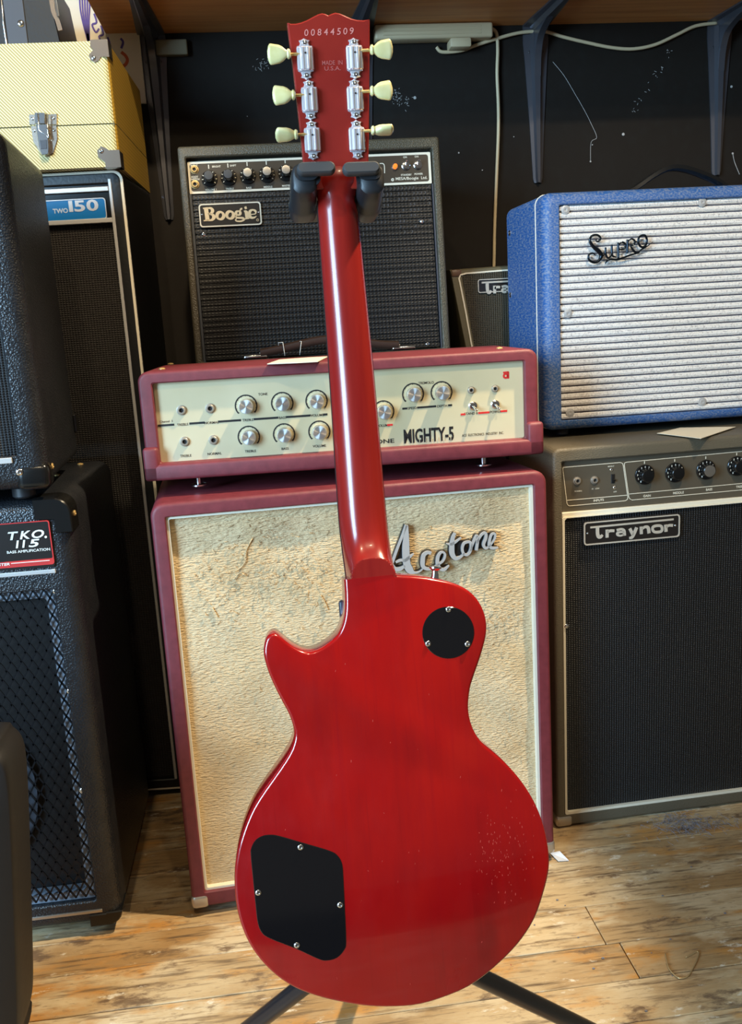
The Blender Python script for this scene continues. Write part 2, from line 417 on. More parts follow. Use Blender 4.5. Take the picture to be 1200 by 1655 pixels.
def wall_marks():
    bm = BM(); W = lambda x, y: on_wall(x, y, WY-.0015)
    tube(bm, catmull([W(894, 100), W(912, 122), W(930, 152), W(945, 178), W(956, 200), W(965, 222), W(956, 230), W(955, 260)], 4), .0006, 4)
    tube(bm, catmull([W(1185, 248), W(1188, 262), W(1196, 282)], 4), .0008, 4)
    for (x, y, r) in ((955, 261, 2), (742, 247, 2), (1008, 217, 3.5), (780, 275, 1.5), (671, 158, 3.5), (831, 221, 1.2), (1183, 140, 3), (958, 234, 1.5), (1185, 248, 2.5), (400, 188, 1.2)):
        lathe(bm, [(r*.0011, 0), (r*.001, .0006), (0, .0008)], W(x, y), (0, -1, 0), 8)
    rr = random.Random(3)
    for (x0, y0, x1, y1, n, s) in ((1020, 185, 1085, 80, 26, 5), (638, 150, 655, 170, 46, 8), (412, 108, 440, 100, 30, 6)):
        for k in range(n):
            t = rr.random(); p = (x0+(x1-x0)*t+rr.gauss(0, s*.7), y0+(y1-y0)*t+rr.gauss(0, s*.7)); a = rr.uniform(-1.5, 1.5); q = rr.uniform(1, 4)
            tube(bm, [W(*p), W(p[0]+q*math.cos(a), p[1]+q*math.sin(a))], .0006, 4)
    me = o.data; bm.to_mesh(me); bm.free()
wall_marks()
struct('baseboard_back', box(BM(), -2.6, 3.0, WY-.02, WY, 0, .09, .004), M['black_smooth'])

# shelf board above, seen from below
zs = on_wall(900, 40, WY).z; xs = on_wall(172, 62, WY).x
bm = BM(); box(bm, xs, 2.6, 1.93, WY, zs, zs+.032, .003)
sh = tag(obj('wall_shelf', bm, M['shelf']), 'brown stained wooden shelf board seen from below along the black wall', 'shelf')
def bracket(px, label):
    x = on_wall(px, 90, WY).x; z0 = on_wall(868, 296, WY).z if px > 300 else 1.31
    r = thing('shelf_bracket', label, 'bracket', (x, WY, zs), group='steel brackets under the shelf')
    hgt = zs-z0
    # upright: pressed steel, tapering downward, with a raised rib
    def ring(z, hw): return [(-hw, 0, z), (-hw, -.004, z), (-hw*.5, -.006, z), (-hw*.28, -.016, z), (hw*.28, -.016, z), (hw*.5, -.006, z), (hw, -.004, z), (hw, 0, z)]
    bm = BM(); loft(bm, [ring(-hgt, .009), ring(-hgt+.01, .012), ring(-hgt*.6, .019), ring(-.085, .028), ring(-.04, .032), ring(-.001, .032)])
    obj('upright_arm', bm, M['bracket'], r, 35)
    def rg(y, hw): return [(-hw, y, 0), (-hw, y, -.004), (-hw*.5, y, -.006), (-hw*.28, y, -.016), (hw*.28, y, -.016), (hw*.5, y, -.006), (hw, y, -.004), (hw, y, 0)]
    bm = BM(); loft(bm, [rg(-.001, .032), rg(-.05, .030), rg(-.22, .019), rg(-.38, .011)])
    obj('shelf_arm', bm, M['bracket'], r, 35)
    bm = BM()   # gusset between the arms
    pts = catmull([(-.016, -.12), (-.024, -.07), (-.05, -.035), (-.12, -.016)], 5)
    loft(bm, [[(-.008, y, z) for y, z in pts+[(-.003, -.003)]], [(.008, y, z) for y, z in pts+[(-.003, -.003)]]])
    obj('gusset', bm, M['bracket'], r, 35)
    for zz, xx in ((-.062, -.016), (-.062, .016), (-hgt+.014, 0)):
        screw(r, 'screw', (xx, -.004 if xx else -.012, zz), .004, m=M['black_smooth'])
bracket(248, 'dark steel shelf bracket beside the tweed case and white poster')
bracket(583, 'dark steel shelf bracket mostly hidden behind the guitar headstock')
bracket(866, 'steel shelf bracket above the left end of the blue amplifier')
bracket(1162, 'steel shelf bracket above the handle of the blue amplifier')

# power strip and its cables
a, b = on_wall(604, 36, WY-.03), on_wall(795, 34, WY-.03); z1 = zs-.002
bm = BM(); box(bm, a.x, b.x, WY-.045, WY-.001, z1-.034, z1, .006, 3)
r = thing('power_strip', 'off-white plastic power strip fixed on the wall under the shelf', 'power strip', ((a.x+b.x)/2, WY, z1-.03))
loc = -r.location
def under(root, o):
    o.parent = root; o.data.transform(Matrix.Translation(-root.location)); return o
under(r, obj('housing', bm, M['cable'], None, 40))
for k in range(3):
    bm = BM(); box(bm, a.x+.02, b.x-.03, WY-.0465, WY-.044, z1-.010-k*.008, z1-.0075-k*.008, .0006, 1); under(r, obj('ridge', bm, M['cable']))
bm = BM(); p = on_wall(740, 66, WY-.03); box(bm, p.x-.022, p.x+.03, WY-.05, WY-.004, z1-.056, z1-.034, .005, 2)
under(r, obj('plug', bm, M['cable'], None, 40))
Wc = lambda pts: catmull([tuple(on_wall(x, y, WY-.012)) for x, y in pts], 5)
bm = BM(); tube(bm, Wc([(795, 46), (803, 54), (805, 80), (804, 120), (806, 170), (806, 215), (803, 290), (800, 370), (799, 425), (797, 470)]), .0042, 8)
under(r, obj('power_cord', bm, M['cable'], None, True))
bm = BM(); tube(bm, Wc([(706, 76), (715, 84), (745, 82), (770, 73), (805, 62), (835, 54), (860, 51), (885, 52), (912, 60), (950, 69), (990, 77), (1025, 79), (1060, 72), (1095, 56), (1125, 42), (1160, 37)]), .0042, 8)
tag(obj('extension_cord', bm, M['cable'], None, True), 'off-white cord drooping between two brackets just below the shelf', 'cord')
bm = BM(); p, q = on_wall(250, 64, WY-.02), on_wall(304, 88, WY-.02); box(bm, p.x, q.x, WY-.022, WY-.001, q.z, p.z, .003)
tag(obj('cable_trunking', bm, mat('shaded_trunking', srgb(120, 110, 84), .6)), 'short dull cream cable trunking on the wall right of the leftmost bracket', 'trunking')  # white trunking; the shade on it is put into its dull colour

# poster left
p0, p1 = on_wall(80, -70, WY-.01), on_wall(236, 160, WY-.01)
bm = BM(); box(bm, p0.x, p1.x, WY-.012, WY-.003, p1.z-.01, p0.z, .001, 1)
r = thing('poster', 'white poster with purple swirls and a red ring on wall behind tweed case', 'poster', (p0.x, WY-.012, p1.z-.01))
under(r, obj('board', bm, mat('poster_white', srgb(226, 216, 196), .6)))
def pstroke(pts, w_, name, m):
    bm = BM(); c = catmull([tuple(on_wall(x, y, WY-.0135)) for x, y in pts], 4); ribbon(bm, [(q[0], q[2]) for q in c], w_, WY-.0135, WY-.012, smooth=False)
    under(r, obj(name, bm, m))
for k in range(5):
    pstroke([(128+k*4.2, -40), (129+k*4, 5), (133+k*2.7, 32), (142+k*.6, 66)], .0034, 'purple_swirl', M['purple'])
for k in range(3):
    pstroke([(152+k*11, 22+k*19), (156+k*11, 36+k*19), (149+k*11, 40+k*19), (155+k*11, 52+k*19), (160+k*10, 46+k*19)], .004, 'purple_swirl', M['purple'])
pstroke([(195, 62), (199, 68), (196, 78)], .005, 'purple_swirl', M['purple'])
pstroke([(196, 84), (203, 90), (206, 97), (203, 104), (197, 108)], .007, 'red_ring', mat('orange_ink', srgb(196, 90, 50), .6))

# ================================================================ helpers shared by the amplifiers
TRAY = dict(bar=((155, 205), (1005, 120)), off=(930, 820), sc=6.316)
def traynor_strokes(bm, T, y0, y1, k=1.0):
    """T maps crop pixels to local (x, z); k is metres per crop pixel"""
    def S(pts, ws, **kw): ribbon(bm, [T(*p) for p in pts], [w_*k for w_ in ws] if isinstance(ws, (list, tuple)) else ws*k, y0, y1, **kw)
    S([(155, 205), (1005, 121)], 20, smooth=False)
    S([(228, 205), (228, 260), (238, 298), (262, 298), (280, 280)], [38, 38, 40, 36, 22])
    S([(326, 226), (326, 308)], 34, smooth=False); S([(330, 262), (352, 240), (400, 238)], [20, 30, 30])
    S([(424, 232), (470, 222), (498, 236), (503, 288)], [26, 26, 32, 36]); S([(500, 250), (440, 256), (432, 278), (460, 288), (500, 278)], [18, 26, 28, 22, 18])
    S([(558, 216), (590, 280)], 34, smooth=False); S([(628, 204), (600, 270), (580, 305), (552, 312)], [34, 36, 32, 24])
    S([(674, 196), (676, 272)], 34, smooth=False); S([(682, 224), (710, 200), (744, 206), (754, 264)], [20, 28, 36, 36])
    S([(840, 186), (800, 196), (790, 222), (806, 248), (840, 252), (878, 244), (888, 218), (876, 190)], 30, closed=True)
    S([(924, 176), (928, 248)], 36, smooth=False); S([(932, 206), (955, 184), (998, 184)], [20, 28, 32])
def knob(parent, c, r, h, m, cap=None, skirt=None, label=None, n=28, ridges=0):
    bm = BM(); prof = [(r, 0), (r, h*.9), (r*.93, h), (0, h)]
    if skirt: prof = [(skirt, 0), (skirt, .003), (skirt*.96, .0038), (r*1.04, .0040), (r, h*.95), (r*.93, h), (0, h)]
    lathe(bm, prof, c, (0, -1, 0), n); k = obj('knob', bm, m, parent, 35, label=label)
    if cap:
        bm = BM(); lathe(bm, [(r*.9, 0), (r*.87, .0007), (r*.5, .0010), (0, .0009)], (0, 0, 0), (0, -1, 0), n); kc = obj('knob_cap', bm, cap, k, 30); kc.location = (c[0], c[1]-h, c[2])
    return k
def jack(parent, c, r, m=None):
    bm = BM(); lathe(bm, [(r*1.1, 0), (r*1.1, .0018), (r*.92, .002), (r*.92, .0038), (r*.72, .006), (r*.5, .006), (r*.48, .0012), (0, .001)], c, (0, -1, 0), 20)
    j = obj('input_jack', bm, m or M['nickel'], parent, 35)
    bm = BM(); lathe(bm, [(r*.46, .0016), (0, .0017)], c, (0, -1, 0), 16); obj('jack_hole', bm, M['ink'], j)
def toggle(parent, c, r, tilt=(0, -1, -.55)):
    bm = BM(); lathe(bm, [(r, 0), (r, .002), (r*.8, .0028), (r*.75, .005), (r*.5, .0056), (0, .0056)], c, (0, -1, 0), 18)
    t = obj('toggle_switch', bm, M['chrome'], parent, 35)
    d = Vector(tilt).normalized(); p = Vector(c)+V(0, -.004, 0)
    bm = BM(); tube(bm, [p, p+d*.008, p+d*.014, p+d*.016], [.0016, .0022, .0027, .0018], 10); obj('switch_lever', bm, M['chrome'], t, 50)
def arc(c, r, a0, a1, n=16): return [(c[0]+r*math.cos(math.radians(a0+(a1-a0)*k/n)), c[1]+r*math.sin(math.radians(a0+(a1-a0)*k/n))) for k in range(n+1)]

# ================================================================ burgundy speaker cabinet
r = thing('speaker_cabinet', 'burgundy speaker cabinet with worn cream grille cloth, behind the red guitar', 'speaker cabinet', (-.207, 1.487, .017), 3.085, 1.2)
W_, D_, H_ = .694, .345, .752; f = Frame(r)
op = (.0245, W_-.0245, .030, H_-.024)
obj('cabinet', shell(W_, D_, H_, op, .022, .007, .022), M['red_tolex'], r, 35)
bm = BM(); rect_frame(bm, op, (op[0]+.0045, op[1]-.0045, op[2]+.0045, op[3]-.0045), .006, .018, .004, .003); obj('piping', bm, M['white_pipe'], r, 35)
bm = BM(); g0, g1, g2, g3 = op[0]+.004, op[1]-.004, op[2]+.004, op[3]-.004
NX, NZ = 70, 80; rr = random.Random(5)
vs = [[bm.verts.new((g0+(g1-g0)*i/NX, .0175-(.0022*math.sin(i*.31+math.sin(j*.2))*math.sin(j*.23) if 0 < i < NX and 0 < j < NZ else 0)-.001, g2+(g3-g2)*j/NZ)) for i in range(NX+1)] for j in range(NZ+1)]
for j in range(NZ):
    for i in range(NX): bm.faces.new((vs[j][i], vs[j][i+1], vs[j+1][i+1], vs[j+1][i]))
cl = obj('grille_cloth', bm, M['cloth'], r, True)
bm = BM()
for k in range(430):
    if k < 250: px_, py_ = rr.gauss(440, 70), rr.gauss(910, 45)
    else: px_, py_ = rr.uniform(290, 860), rr.uniform(830, 1400)
    if k % 9 == 0: px_, py_ = rr.gauss(810, 30), rr.gauss(980, 30)
    x, z = f(px_, py_, .015)
    if not (g0+.02 < x < g1-.02 and g2+.02 < z < g3-.01): continue
    a = rr.gauss(0, .9); L_ = rr.uniform(.002, .009); dx, dz = math.cos(a)*L_, math.sin(a)*L_
    tube(bm, [(x, .0145, z), (x+dx*.4+rr.gauss(0, .001), .0125, z+dz*.5), (x+dx, .0125, z+dz), (x+dx*1.2, .0145, z+dz*1.1)], [.0004, .0006, .0006, .0003], 4)
for pts in ([(408, 870), (398, 890), (396, 908), (386, 920), (377, 924)], [(377, 938), (388, 926), (398, 932)], [(518, 962), (526, 975), (530, 986)], [(343, 982), (348, 990), (352, 998)]):
    tube(bm, catmull([(f(*q, .013)[0], .0125, f(*q, .013)[1]) for q in pts], 4), .0011, 5)
obj('frayed_threads', bm, M['cloth'], cl, True, kind='stuff')
for cx in (0, 1):
    bm = BM(); x0, x1 = (W_-.031, W_+.002) if cx else (-.002, .031)
    box(bm, x0, x1, -.002, .035, -.002, .026, .008, 3); obj('corner_protector', bm, M['nickel'], r, 40)
for x in (.05, W_-.05):
    for y in (.05, D_-.05):
        bm = BM(); lathe(bm, [(.016, 0), (.014, -.0105)], (x, y, 0), (0, 0, 1), 14); obj('foot', bm, M['foam'], r, 40)
CT = lambda x, y: f(610+x/5.4545, 830+y/5.4545, .004); ck = .00104/5.4545*1.02
A_ = [([(258, 102), (220, 205), (175, 320), (133, 440)], [26, 22, 22, 24]),
      ([(133, 445), (160, 488), (205, 488), (245, 462)], [20, 34, 34, 20]),
      ([(262, 104), (256, 220), (254, 330), (262, 440), (290, 500), (330, 522), (372, 514), (402, 490)], [24, 54, 66, 66, 66, 22, 12, 10]),
      ([(165, 432), (210, 412), (250, 412), (290, 380), (324, 354)], [16, 24, 30, 26, 6]),
      ([(476, 352), (446, 344), (412, 368), (402, 420), (406, 468), (440, 488), (486, 484), (530, 456), (580, 420), (600, 372), (588, 344), (560, 346), (536, 388), (534, 446), (556, 486), (594, 494), (636, 458)], [32, 30, 36, 40, 36, 28, 22, 18, 20, 20, 20, 22, 30, 34, 32, 28, 10]),
      ([(688, 172), (668, 220), (660, 300), (664, 360), (692, 396), (736, 384), (770, 350)], [22, 34, 46, 46, 36, 24, 14]),
      ([(612, 266), (664, 268), (742, 214)], [10, 26, 12]),
      ([(812, 250), (770, 262), (752, 306), (762, 352), (790, 366), (816, 344), (830, 300), (826, 262)], 24),
      ([(824, 330), (846, 262), (880, 196), (886, 240), (876, 326)], [14, 22, 26, 28, 26]),
      ([(878, 262), (920, 190), (956, 172), (960, 214), (940, 272), (956, 306), (990, 290), (1036, 226), (1040, 180), (1012, 186), (992, 240), (994, 290), (1022, 306), (1068, 300)], [18, 22, 26, 28, 28, 24, 16, 18, 20, 20, 26, 28, 26, 12])]
bm = BM()
for pts, ws in A_: ribbon(bm, [CT(*p) for p in pts], [(q+12)*ck for q in (ws if isinstance(ws, list) else [ws]*len(pts))], .008, .0155, closed=not isinstance(ws, list))
prism(bm, [CT(*p) for p in ((250, 230), (270, 420), (175, 440))], .0105, .014)
prism(bm, [CT(*p) for p in ((690, 250), (790, 240), (800, 350), (700, 380))], .0105, .014)
prism(bm, [CT(*p) for p in ((830, 260), (880, 190), (1040, 170), (1040, 300), (940, 310), (840, 330))], .0105, .014)
lg = obj('script_emblem', bm, M['badge'], r)
bm = BM()
for pts, ws in A_: ribbon(bm, [CT(*p) for p in pts], [q*ck for q in (ws if isinstance(ws, list) else [ws]*len(pts))], .004, .009, closed=not isinstance(ws, list))
obj('chrome_lettering', bm, M['alu'], lg)

# ================================================================ burgundy amplifier head
r = thing('amplifier_head', 'burgundy amplifier head with cream control panel on top of burgundy cabinet', 'amplifier', (-.215, 1.575, .800), -1.377, .3)
W_, D_, H_ = .693, .265, .183; f = Frame(r)
# side outline in (y, z): the lower third steps forward
bm = BM(); op = (.024, W_-.024, .026, H_-.020); zst = .055
def hl(x0, x1, z0, z1, rad, y, fy=0): return [(x, y-(fy if z < zst else 0), z) for x, z in rrect(x0, x1, z0, z1, rad, 6)]
up = BM()
shell(W_, D_, H_, op, .018, .006, .016, bm=up); obj('cabinet', up, M['red_tolex'], r, 35)
bm = BM()  # lower moulding: a U wrapped around the bottom third, slightly proud of the cabinet
for (x0, x1, z0, z1) in ((-.003, .0235, -.003, zst), (W_-.0235, W_+.006, -.003, zst), (-.003, W_+.006, -.003, .0255)):
    box(bm, x0, x1, -.012, .20 if z1 == zst else .03, z0, z1, .006, 3)
obj('base_moulding', bm, M['red_tolex'], r, 40)
panx = (op[0], op[1], op[2], op[3]); PY = .012
bm = BM(); box(bm, *panx[:2], PY, PY+.003, *panx[2:]); pn = obj('control_panel', bm, M['panel'], r)
HX = lambda x, y: f(x, y, PY)
P3 = lambda x, y, d=0: (HX(x, y)[0], PY-d, HX(x, y)[1])
for q in ((293.6, 663), (340, 660), (299, 713.5), (345.5, 711)): jack(r, P3(*q), .0078)
kn = [(398, 656), (456.5, 651.6), (512, 648), (402.5, 706), (459.5, 702), (516.5, 697.5), (620, 665), (668, 637), (714, 634)]
silver = mat('spun_aluminium', srgb(222, 220, 216), .32, .9)
_n = silver.node_tree; _t = _n.nodes.new('ShaderNodeTangent'); _t.direction_type = 'RADIAL'; _t.axis = 'Y'
_n.nodes['Principled BSDF'].inputs['Anisotropic'].default_value = .9; _n.links.new(_t.outputs[0], _n.nodes['Principled BSDF'].inputs['Tangent'])
ink = BM()
for q in kn:
    knob(r, P3(*q), .0128, .017, silver, cap=silver)
    c = HX(*q); ribbon(ink, arc(c, .0185, -40, 220, 22), .0022, PY-.0006, PY, smooth=False)
    for k in range(11):
        a = math.radians(-40+26*k); ribbon(ink, [(c[0]+.0165*math.cos(a), c[1]+.0165*math.sin(a)), (c[0]+.0195*math.cos(a), c[1]+.0195*math.sin(a))], .0009, PY-.0007, PY, smooth=False)
for q in ((761.5, 630.5), (800, 628)): jack(r, P3(*q), .0058)
for q in ((764.5, 656), (800.5, 653.5)): toggle(r, P3(*q), .0078, (.25, -1, -.5))
def line(bm, a, b, w_, y=PY): ribbon(bm, [HX(*a), HX(*b)], w_, y-.0006, y, smooth=False)
def lbl(bm, s, px, py, h=.0042, width=None, align='C', bold=.01, rot=-.0):
    c = HX(px, py); text_into(bm, s, c[0], c[1]-h/2, PY-.0005, h, width, align, bold)
def lerp(a, b, t): return (a[0]+(b[0]-a[0])*t, a[1]+(b[1]-a[1])*t)
A, B = (255.5, 688), (529.5, 669.6)
for t0, t1 in ((0, .095), (.185, .275), (.355, .49), (.565, .71), (.755, .90), (.975, 1)): line(ink, lerp(A, B, t0), lerp(A, B, t1), .0036)
lbl(ink, 'Channel  1', 268.5, 681, .0036)
for s, x, y in (('TREBLE', 295.5, 686), ('NORMAL', 342.5, 683), ('TREBLE', 401, 678.6), ('BASS', 457, 675), ('VOLUME', 513, 671), ('TREBLE', 300.5, 736.5), ('NORMAL', 347, 733), ('TREBLE', 405, 729), ('BASS', 461, 725), ('VOLUME', 516.5, 720.6), ('VOLUME', 619.5, 687.6), ('TONE', 425, 637), ('TREMOLO', 689, 618.6), ('SPEED', 666.6, 659.4), ('DEPTH', 715, 656), ('STAND BY', 763.5, 668), ('POWER', 801.6, 665.4)): lbl(ink, s, x, y)
A, B = (650.5, 660.6), (731, 654.6)
for t0, t1 in ((0, .1), (.3, .68), (.92, 1)): line(ink, lerp(A, B, t0), lerp(A, B, t1), .0034)
c = HX(637.5, 712.5); text_into(ink, 'ACE TONE', c[0], c[1]-.003, PY-.0005, .0072, .078, 'R', .02)
c = HX(747, 704); d = HX(814.5, 700); text_into(ink, 'ACE  ELECTRONICS  INDUSTRY  INC.', c[0], c[1]-.002, PY-.0005, .0044, d[0]-c[0], 'L', .008)
obj('panel_print', ink, M['ink'], r, kind='stuff')
bm = BM(); c = HX(653.4, 716); d = HX(734, 709); text_into(bm, 'MIGHTY-5', c[0], c[1], PY-.0006, .0235, d[0]-c[0], 'L', .028); mo = obj('model_lettering', bm, M['ink'], r)
bm = BM()   # stencil breaks across the letters
for k in range(2, 8):
    x = c[0]+(d[0]-c[0])*(k+.5)/8; box(bm, x-.0005, x+.0005, PY-.0012, PY-.0007, c[1]-.001, c[1]+.006 if k % 2 else c[1]+.004)
obj('stencil_break', bm, M['panel'], mo)
bm = BM(); A, B = (745, 670), (820, 664)
for t0, t1 in ((0, .1), (.38, .62), (.86, 1)): line(bm, lerp(A, B, t0), lerp(A, B, t1), .0034)
line(bm, (626, 687), (635, 686.4), .0034)
c = HX(819, 606.5); ribbon(bm, arc((c[0]-.0015, c[1]-.001), .0035, 20, 380, 18), .0034, PY-.0006, PY, smooth=False)
ribbon(bm, [(c[0]+.003, c[1]-.006), (c[0]+.003, c[1]+.006)], .0034, PY-.0006, PY, smooth=False); ribbon(bm, [(c[0]-.006, c[1]+.005), (c[0]+.004, c[1]+.0055)], .003, PY-.0006, PY, smooth=False)
obj('red_print', bm, M['red_ink'], r, kind='stuff')
for px_ in (317, 790):
    x = f(px_, 780 if px_ < 500 else 745)[0]
    for y in (.045, D_-.06):
        bm = BM(); box(bm, x-.020, x+.020, y-.012, y+.012, -.0065, -.0005, .001); ft = obj('foot_plate', bm, M['nickel'], r)
        bm = BM(); lathe(bm, [(.005, -.006), (.005, -.021), (.015, -.022), (.015, -.0245), (.012, -.0255)], (x, y, 0), (0, 0, 1), 16); obj('foot_stem', bm, M['chrome'], ft, 35)
for q in ((262, 597), (276, 589), (808, 563.5)):
    x, y = f.top(*q, H_); screw(r, 'rivet', (x, y, H_), .006, (0, 0, 1), m=M['gold_pipe'])
# handle: metal ends and a stitched leather strap
a, b = f.top(414, 580, H_), f.top(652, 565.5, H_); ym = (a[1]+b[1])/2
for x, s in ((a[0], 1), (b[0], -1)):
    bm = BM(); box(bm, x-.024, x+.024, ym-.014, ym+.014, H_, H_+.008, .003, 2); obj('handle_bracket', bm, M['chrome'], r, 40)
bm = BM(); pts = catmull([(a[0]+.01, ym, H_+.010), (a[0]+.05, ym, H_+.016), ((a[0]+b[0])/2, ym, H_+.030), (b[0]-.05, ym, H_+.014), (b[0]-.01, ym, H_+.010)], 6)
loft(bm, [[(p[0], p[1]+u, p[2]+v) for u, v in ((-.015, -.003), (-.011, -.008), (.011, -.008), (.015, -.003), (.014, .006), (.007, .009), (-.007, .009), (-.014, .006))] for p in pts])
hd = obj('handle_strap', bm, M['leather'], r, 50)
bm = BM()
for k in range(34):
    p = Vector(pts[0]).lerp(Vector(pts[-1]), 0); i = int(k/33*(len(pts)-1)); p = Vector(pts[i])
    for u in (-.0125,): box(bm, p.x-.002, p.x+.002, p.y+u-.0006, p.y+u+.0004, p.z+.0008, p.z+.002)
obj('stitching', bm, M['paper'], hd, kind='stuff')
# paper tag lying under the handle, tied with string
bm = BM(); T_ = lambda x, y, dz=.001: (lambda q: Vector((q[0], q[1], H_+dz)))(f.top(x, y, H_+dz))
poly = [(432, 589), (452, 582), (500, 578.5), (530, 577), (514, 585), (480, 587)]
lo = [f.m @ T_(*q) for q in poly]
loft(bm, [lo, [p+V(0, 0, .0012) for p in lo]])
pt = tag(obj('price_tag', bm, M['paper']), 'blank cream paper tag lying under the strap handle of burgundy head', 'tag')
bm = BM(); sx = f(483, 575, ym)[0]
for dx, lean in ((0, .01), (-.03, -.004)):
    tube(bm, [f.m @ V(sx+dx+lean*t*.6+.002, ym-.016-.0*t, H_+.003+.03*t) for t in (0, .3, .6, .9)]+[f.m @ V(sx+dx-.005+lean, ym-.012, H_+.03), f.m @ V(sx+dx-.009, ym-.010, H_+.024)], .0007, 6)
st = obj('string', bm, M['white_ink'], pt, True)

# ================================================================ blue amplifier (right, upper)
r = thing('guitar_amplifier', 'blue rough-covered amplifier with silver ribbed grille standing on the brown amplifier', 'amplifier', (.551, 1.75, .808), .16)
W_, D_, H_ = .52, .275, .457; f = Frame(r)
gx0, gz1 = f(905, 331); gz0 = f(914, 680)[1]; op = (gx0, W_-gx0, gz0, gz1)
obj('cabinet', shell(W_, D_, H_, op, .020, .018, .012), M['blue_tolex'], r, 35)
yp = f.side(867.5, 450, 0)[0]
bm = BM()
loft(bm, [[(x, y, z) for x, z in rrect(-e, W_+e, -e, H_+e, .021, 6)] for y, e in ((yp-.0014, -.001), (yp-.001, .0012), (yp+.001, .0012), (yp+.0014, -.001))], False, False)
obj('piping', bm, M['white_pipe'], r, 40)
bm = BM(); NR = 31; hh = (op[3]-op[2])/NR; rows = []
for i in range(NR):
    z0 = op[2]+i*hh
    for t, y in ((0, .0105), (.15, .0105), (.24, .0060), (.5, .0045), (.78, .0060), (.98, .0100)): rows.append((z0+t*hh, y))
rows.append((op[3], .0105)); vs = [(bm.verts.new((op[0], y, z)), bm.verts.new((op[1], y, z))) for z, y in rows]
for i, (a, b) in enumerate(zip(vs, vs[1:])):
    fc = bm.faces.new((a[0], a[1], b[1], b[0])); fc.material_index = 1 if i % 6 == 0 else 0
obj('ribbed_grille_cloth', bm, [M['silver_cloth'], M['groove']], r)
bm = BM(); box(bm, op[0], op[1], .0108, .0118, op[2], op[3]); obj('baffle', bm, M['ink'], r)
for q in ((914.6, 339), (1136, 326.7), (918.8, 506.7), (922, 667), (1136, 649.6)):
    x, z = f(*q, .004); bm = BM(); lathe(bm, [(.0085, 0), (.0085, -.002+.004), (.0055, .0026), (.005, .0036), (.0018, .0034), (.0012, .002), (0, .002)], (x, .006, z), (0, -1, 0), 18); obj('grille_screw', bm, M['alu'], r, 35)
for q in ((825, 376.7), (826, 476.7)):
    y, z = f.side(*q, 0); screw(r, 'side_screw', (0, y, z), .006, (-1, 0, 0))
ST = lambda x, y: f(930+x/8.571, 360+y/8.571, .0); sk = 1.0/8.571*.00118
S_ = [([(290, 222), (282, 256), (318, 258), (342, 214), (296, 172), (224, 184), (194, 248), (236, 326), (316, 396), (352, 458), (318, 528), (248, 552), (182, 512), (182, 446), (236, 424), (276, 456)], [14, 22, 28, 30, 30, 32, 36, 50, 62, 60, 40, 36, 32, 30, 24, 14]),
      ([(372, 470), (404, 420), (412, 344)], [12, 20, 30]), ([(412, 344), (414, 430), (440, 488), (480, 470), (500, 430)], [30, 32, 30, 22, 18]),
      ([(498, 308), (500, 400), (512, 462), (560, 478)], [32, 34, 30, 16]), ([(586, 278), (588, 380), (590, 500)], [30, 34, 30]),
      ([(592, 310), (640, 272), (684, 300), (676, 352), (630, 374), (598, 362)], [18, 28, 32, 30, 24, 14]),
      ([(716, 236), (714, 340), (712, 430)], [32, 36, 30]), ([(722, 262), (772, 226), (816, 258), (798, 306), (748, 326)], [18, 26, 30, 28, 18]),
      ([(756, 322), (800, 390), (850, 420), (900, 380), (950, 350), (1010, 312), (1070, 264)], [18, 34, 30, 22, 20, 14, 5]),
      ([(932, 176), (880, 200), (862, 262), (886, 320), (930, 342), (972, 304), (984, 244), (966, 190)], 32),
      ([(828, 270), (860, 262)], 16),
      ([(408, 574), (424, 540), (480, 508), (560, 514), (640, 494), (720, 462), (800, 436), (880, 424)], [8, 26, 28, 30, 30, 26, 22, 8])]
bm = BM()
for pts, ws in S_: 
    cl_ = not isinstance(ws, list); ww = ws if not cl_ else [ws]*len(pts)
    q = catmull([ST(*p)+(w2*sk*.5,) for p, w2 in zip(pts, ww)], 4, cl_)
    if cl_: q.append(q[0])
    tube(bm, [(a, -.004, b) for a, b, c in q], [max(c, .0006) for a, b, c in q], 8)
obj('script_emblem', bm, mat('black_chrome', srgb(44, 52, 60), .15, .9), r, True)
# handle
ha, hb = f.top(1010, 303, H_), f.top(1172, 295, H_); ym = D_/2
bm = BM(); xa, xb = f(1000, 300, ym)[0], f(1180, 295, ym)[0]
pts = catmull([(xa, ym, H_+.003), (xa+.03, ym, H_+.014), ((xa+xb)/2-.01, ym, H_+.054), (xb-.045, ym, H_+.032), (xb, ym, H_+.003)], 8)
loft(bm, [[(p[0], p[1]+u, p[2]+v) for u, v in ((-.014, -.004), (-.008, -.007), (.008, -.007), (.014, -.004), (.012, .004), (-.012, .004))] for p in pts]); obj('handle', bm, M['plastic'], r, 40)
for x in (xa, xb):
    bm = BM(); box(bm, x-.022, x+.022, ym-.014, ym+.014, H_, H_+.005, .002); obj('handle_bracket', bm, M['nickel'], r, 40)
feet(r, W_, D_, -.0165, 0, .014)

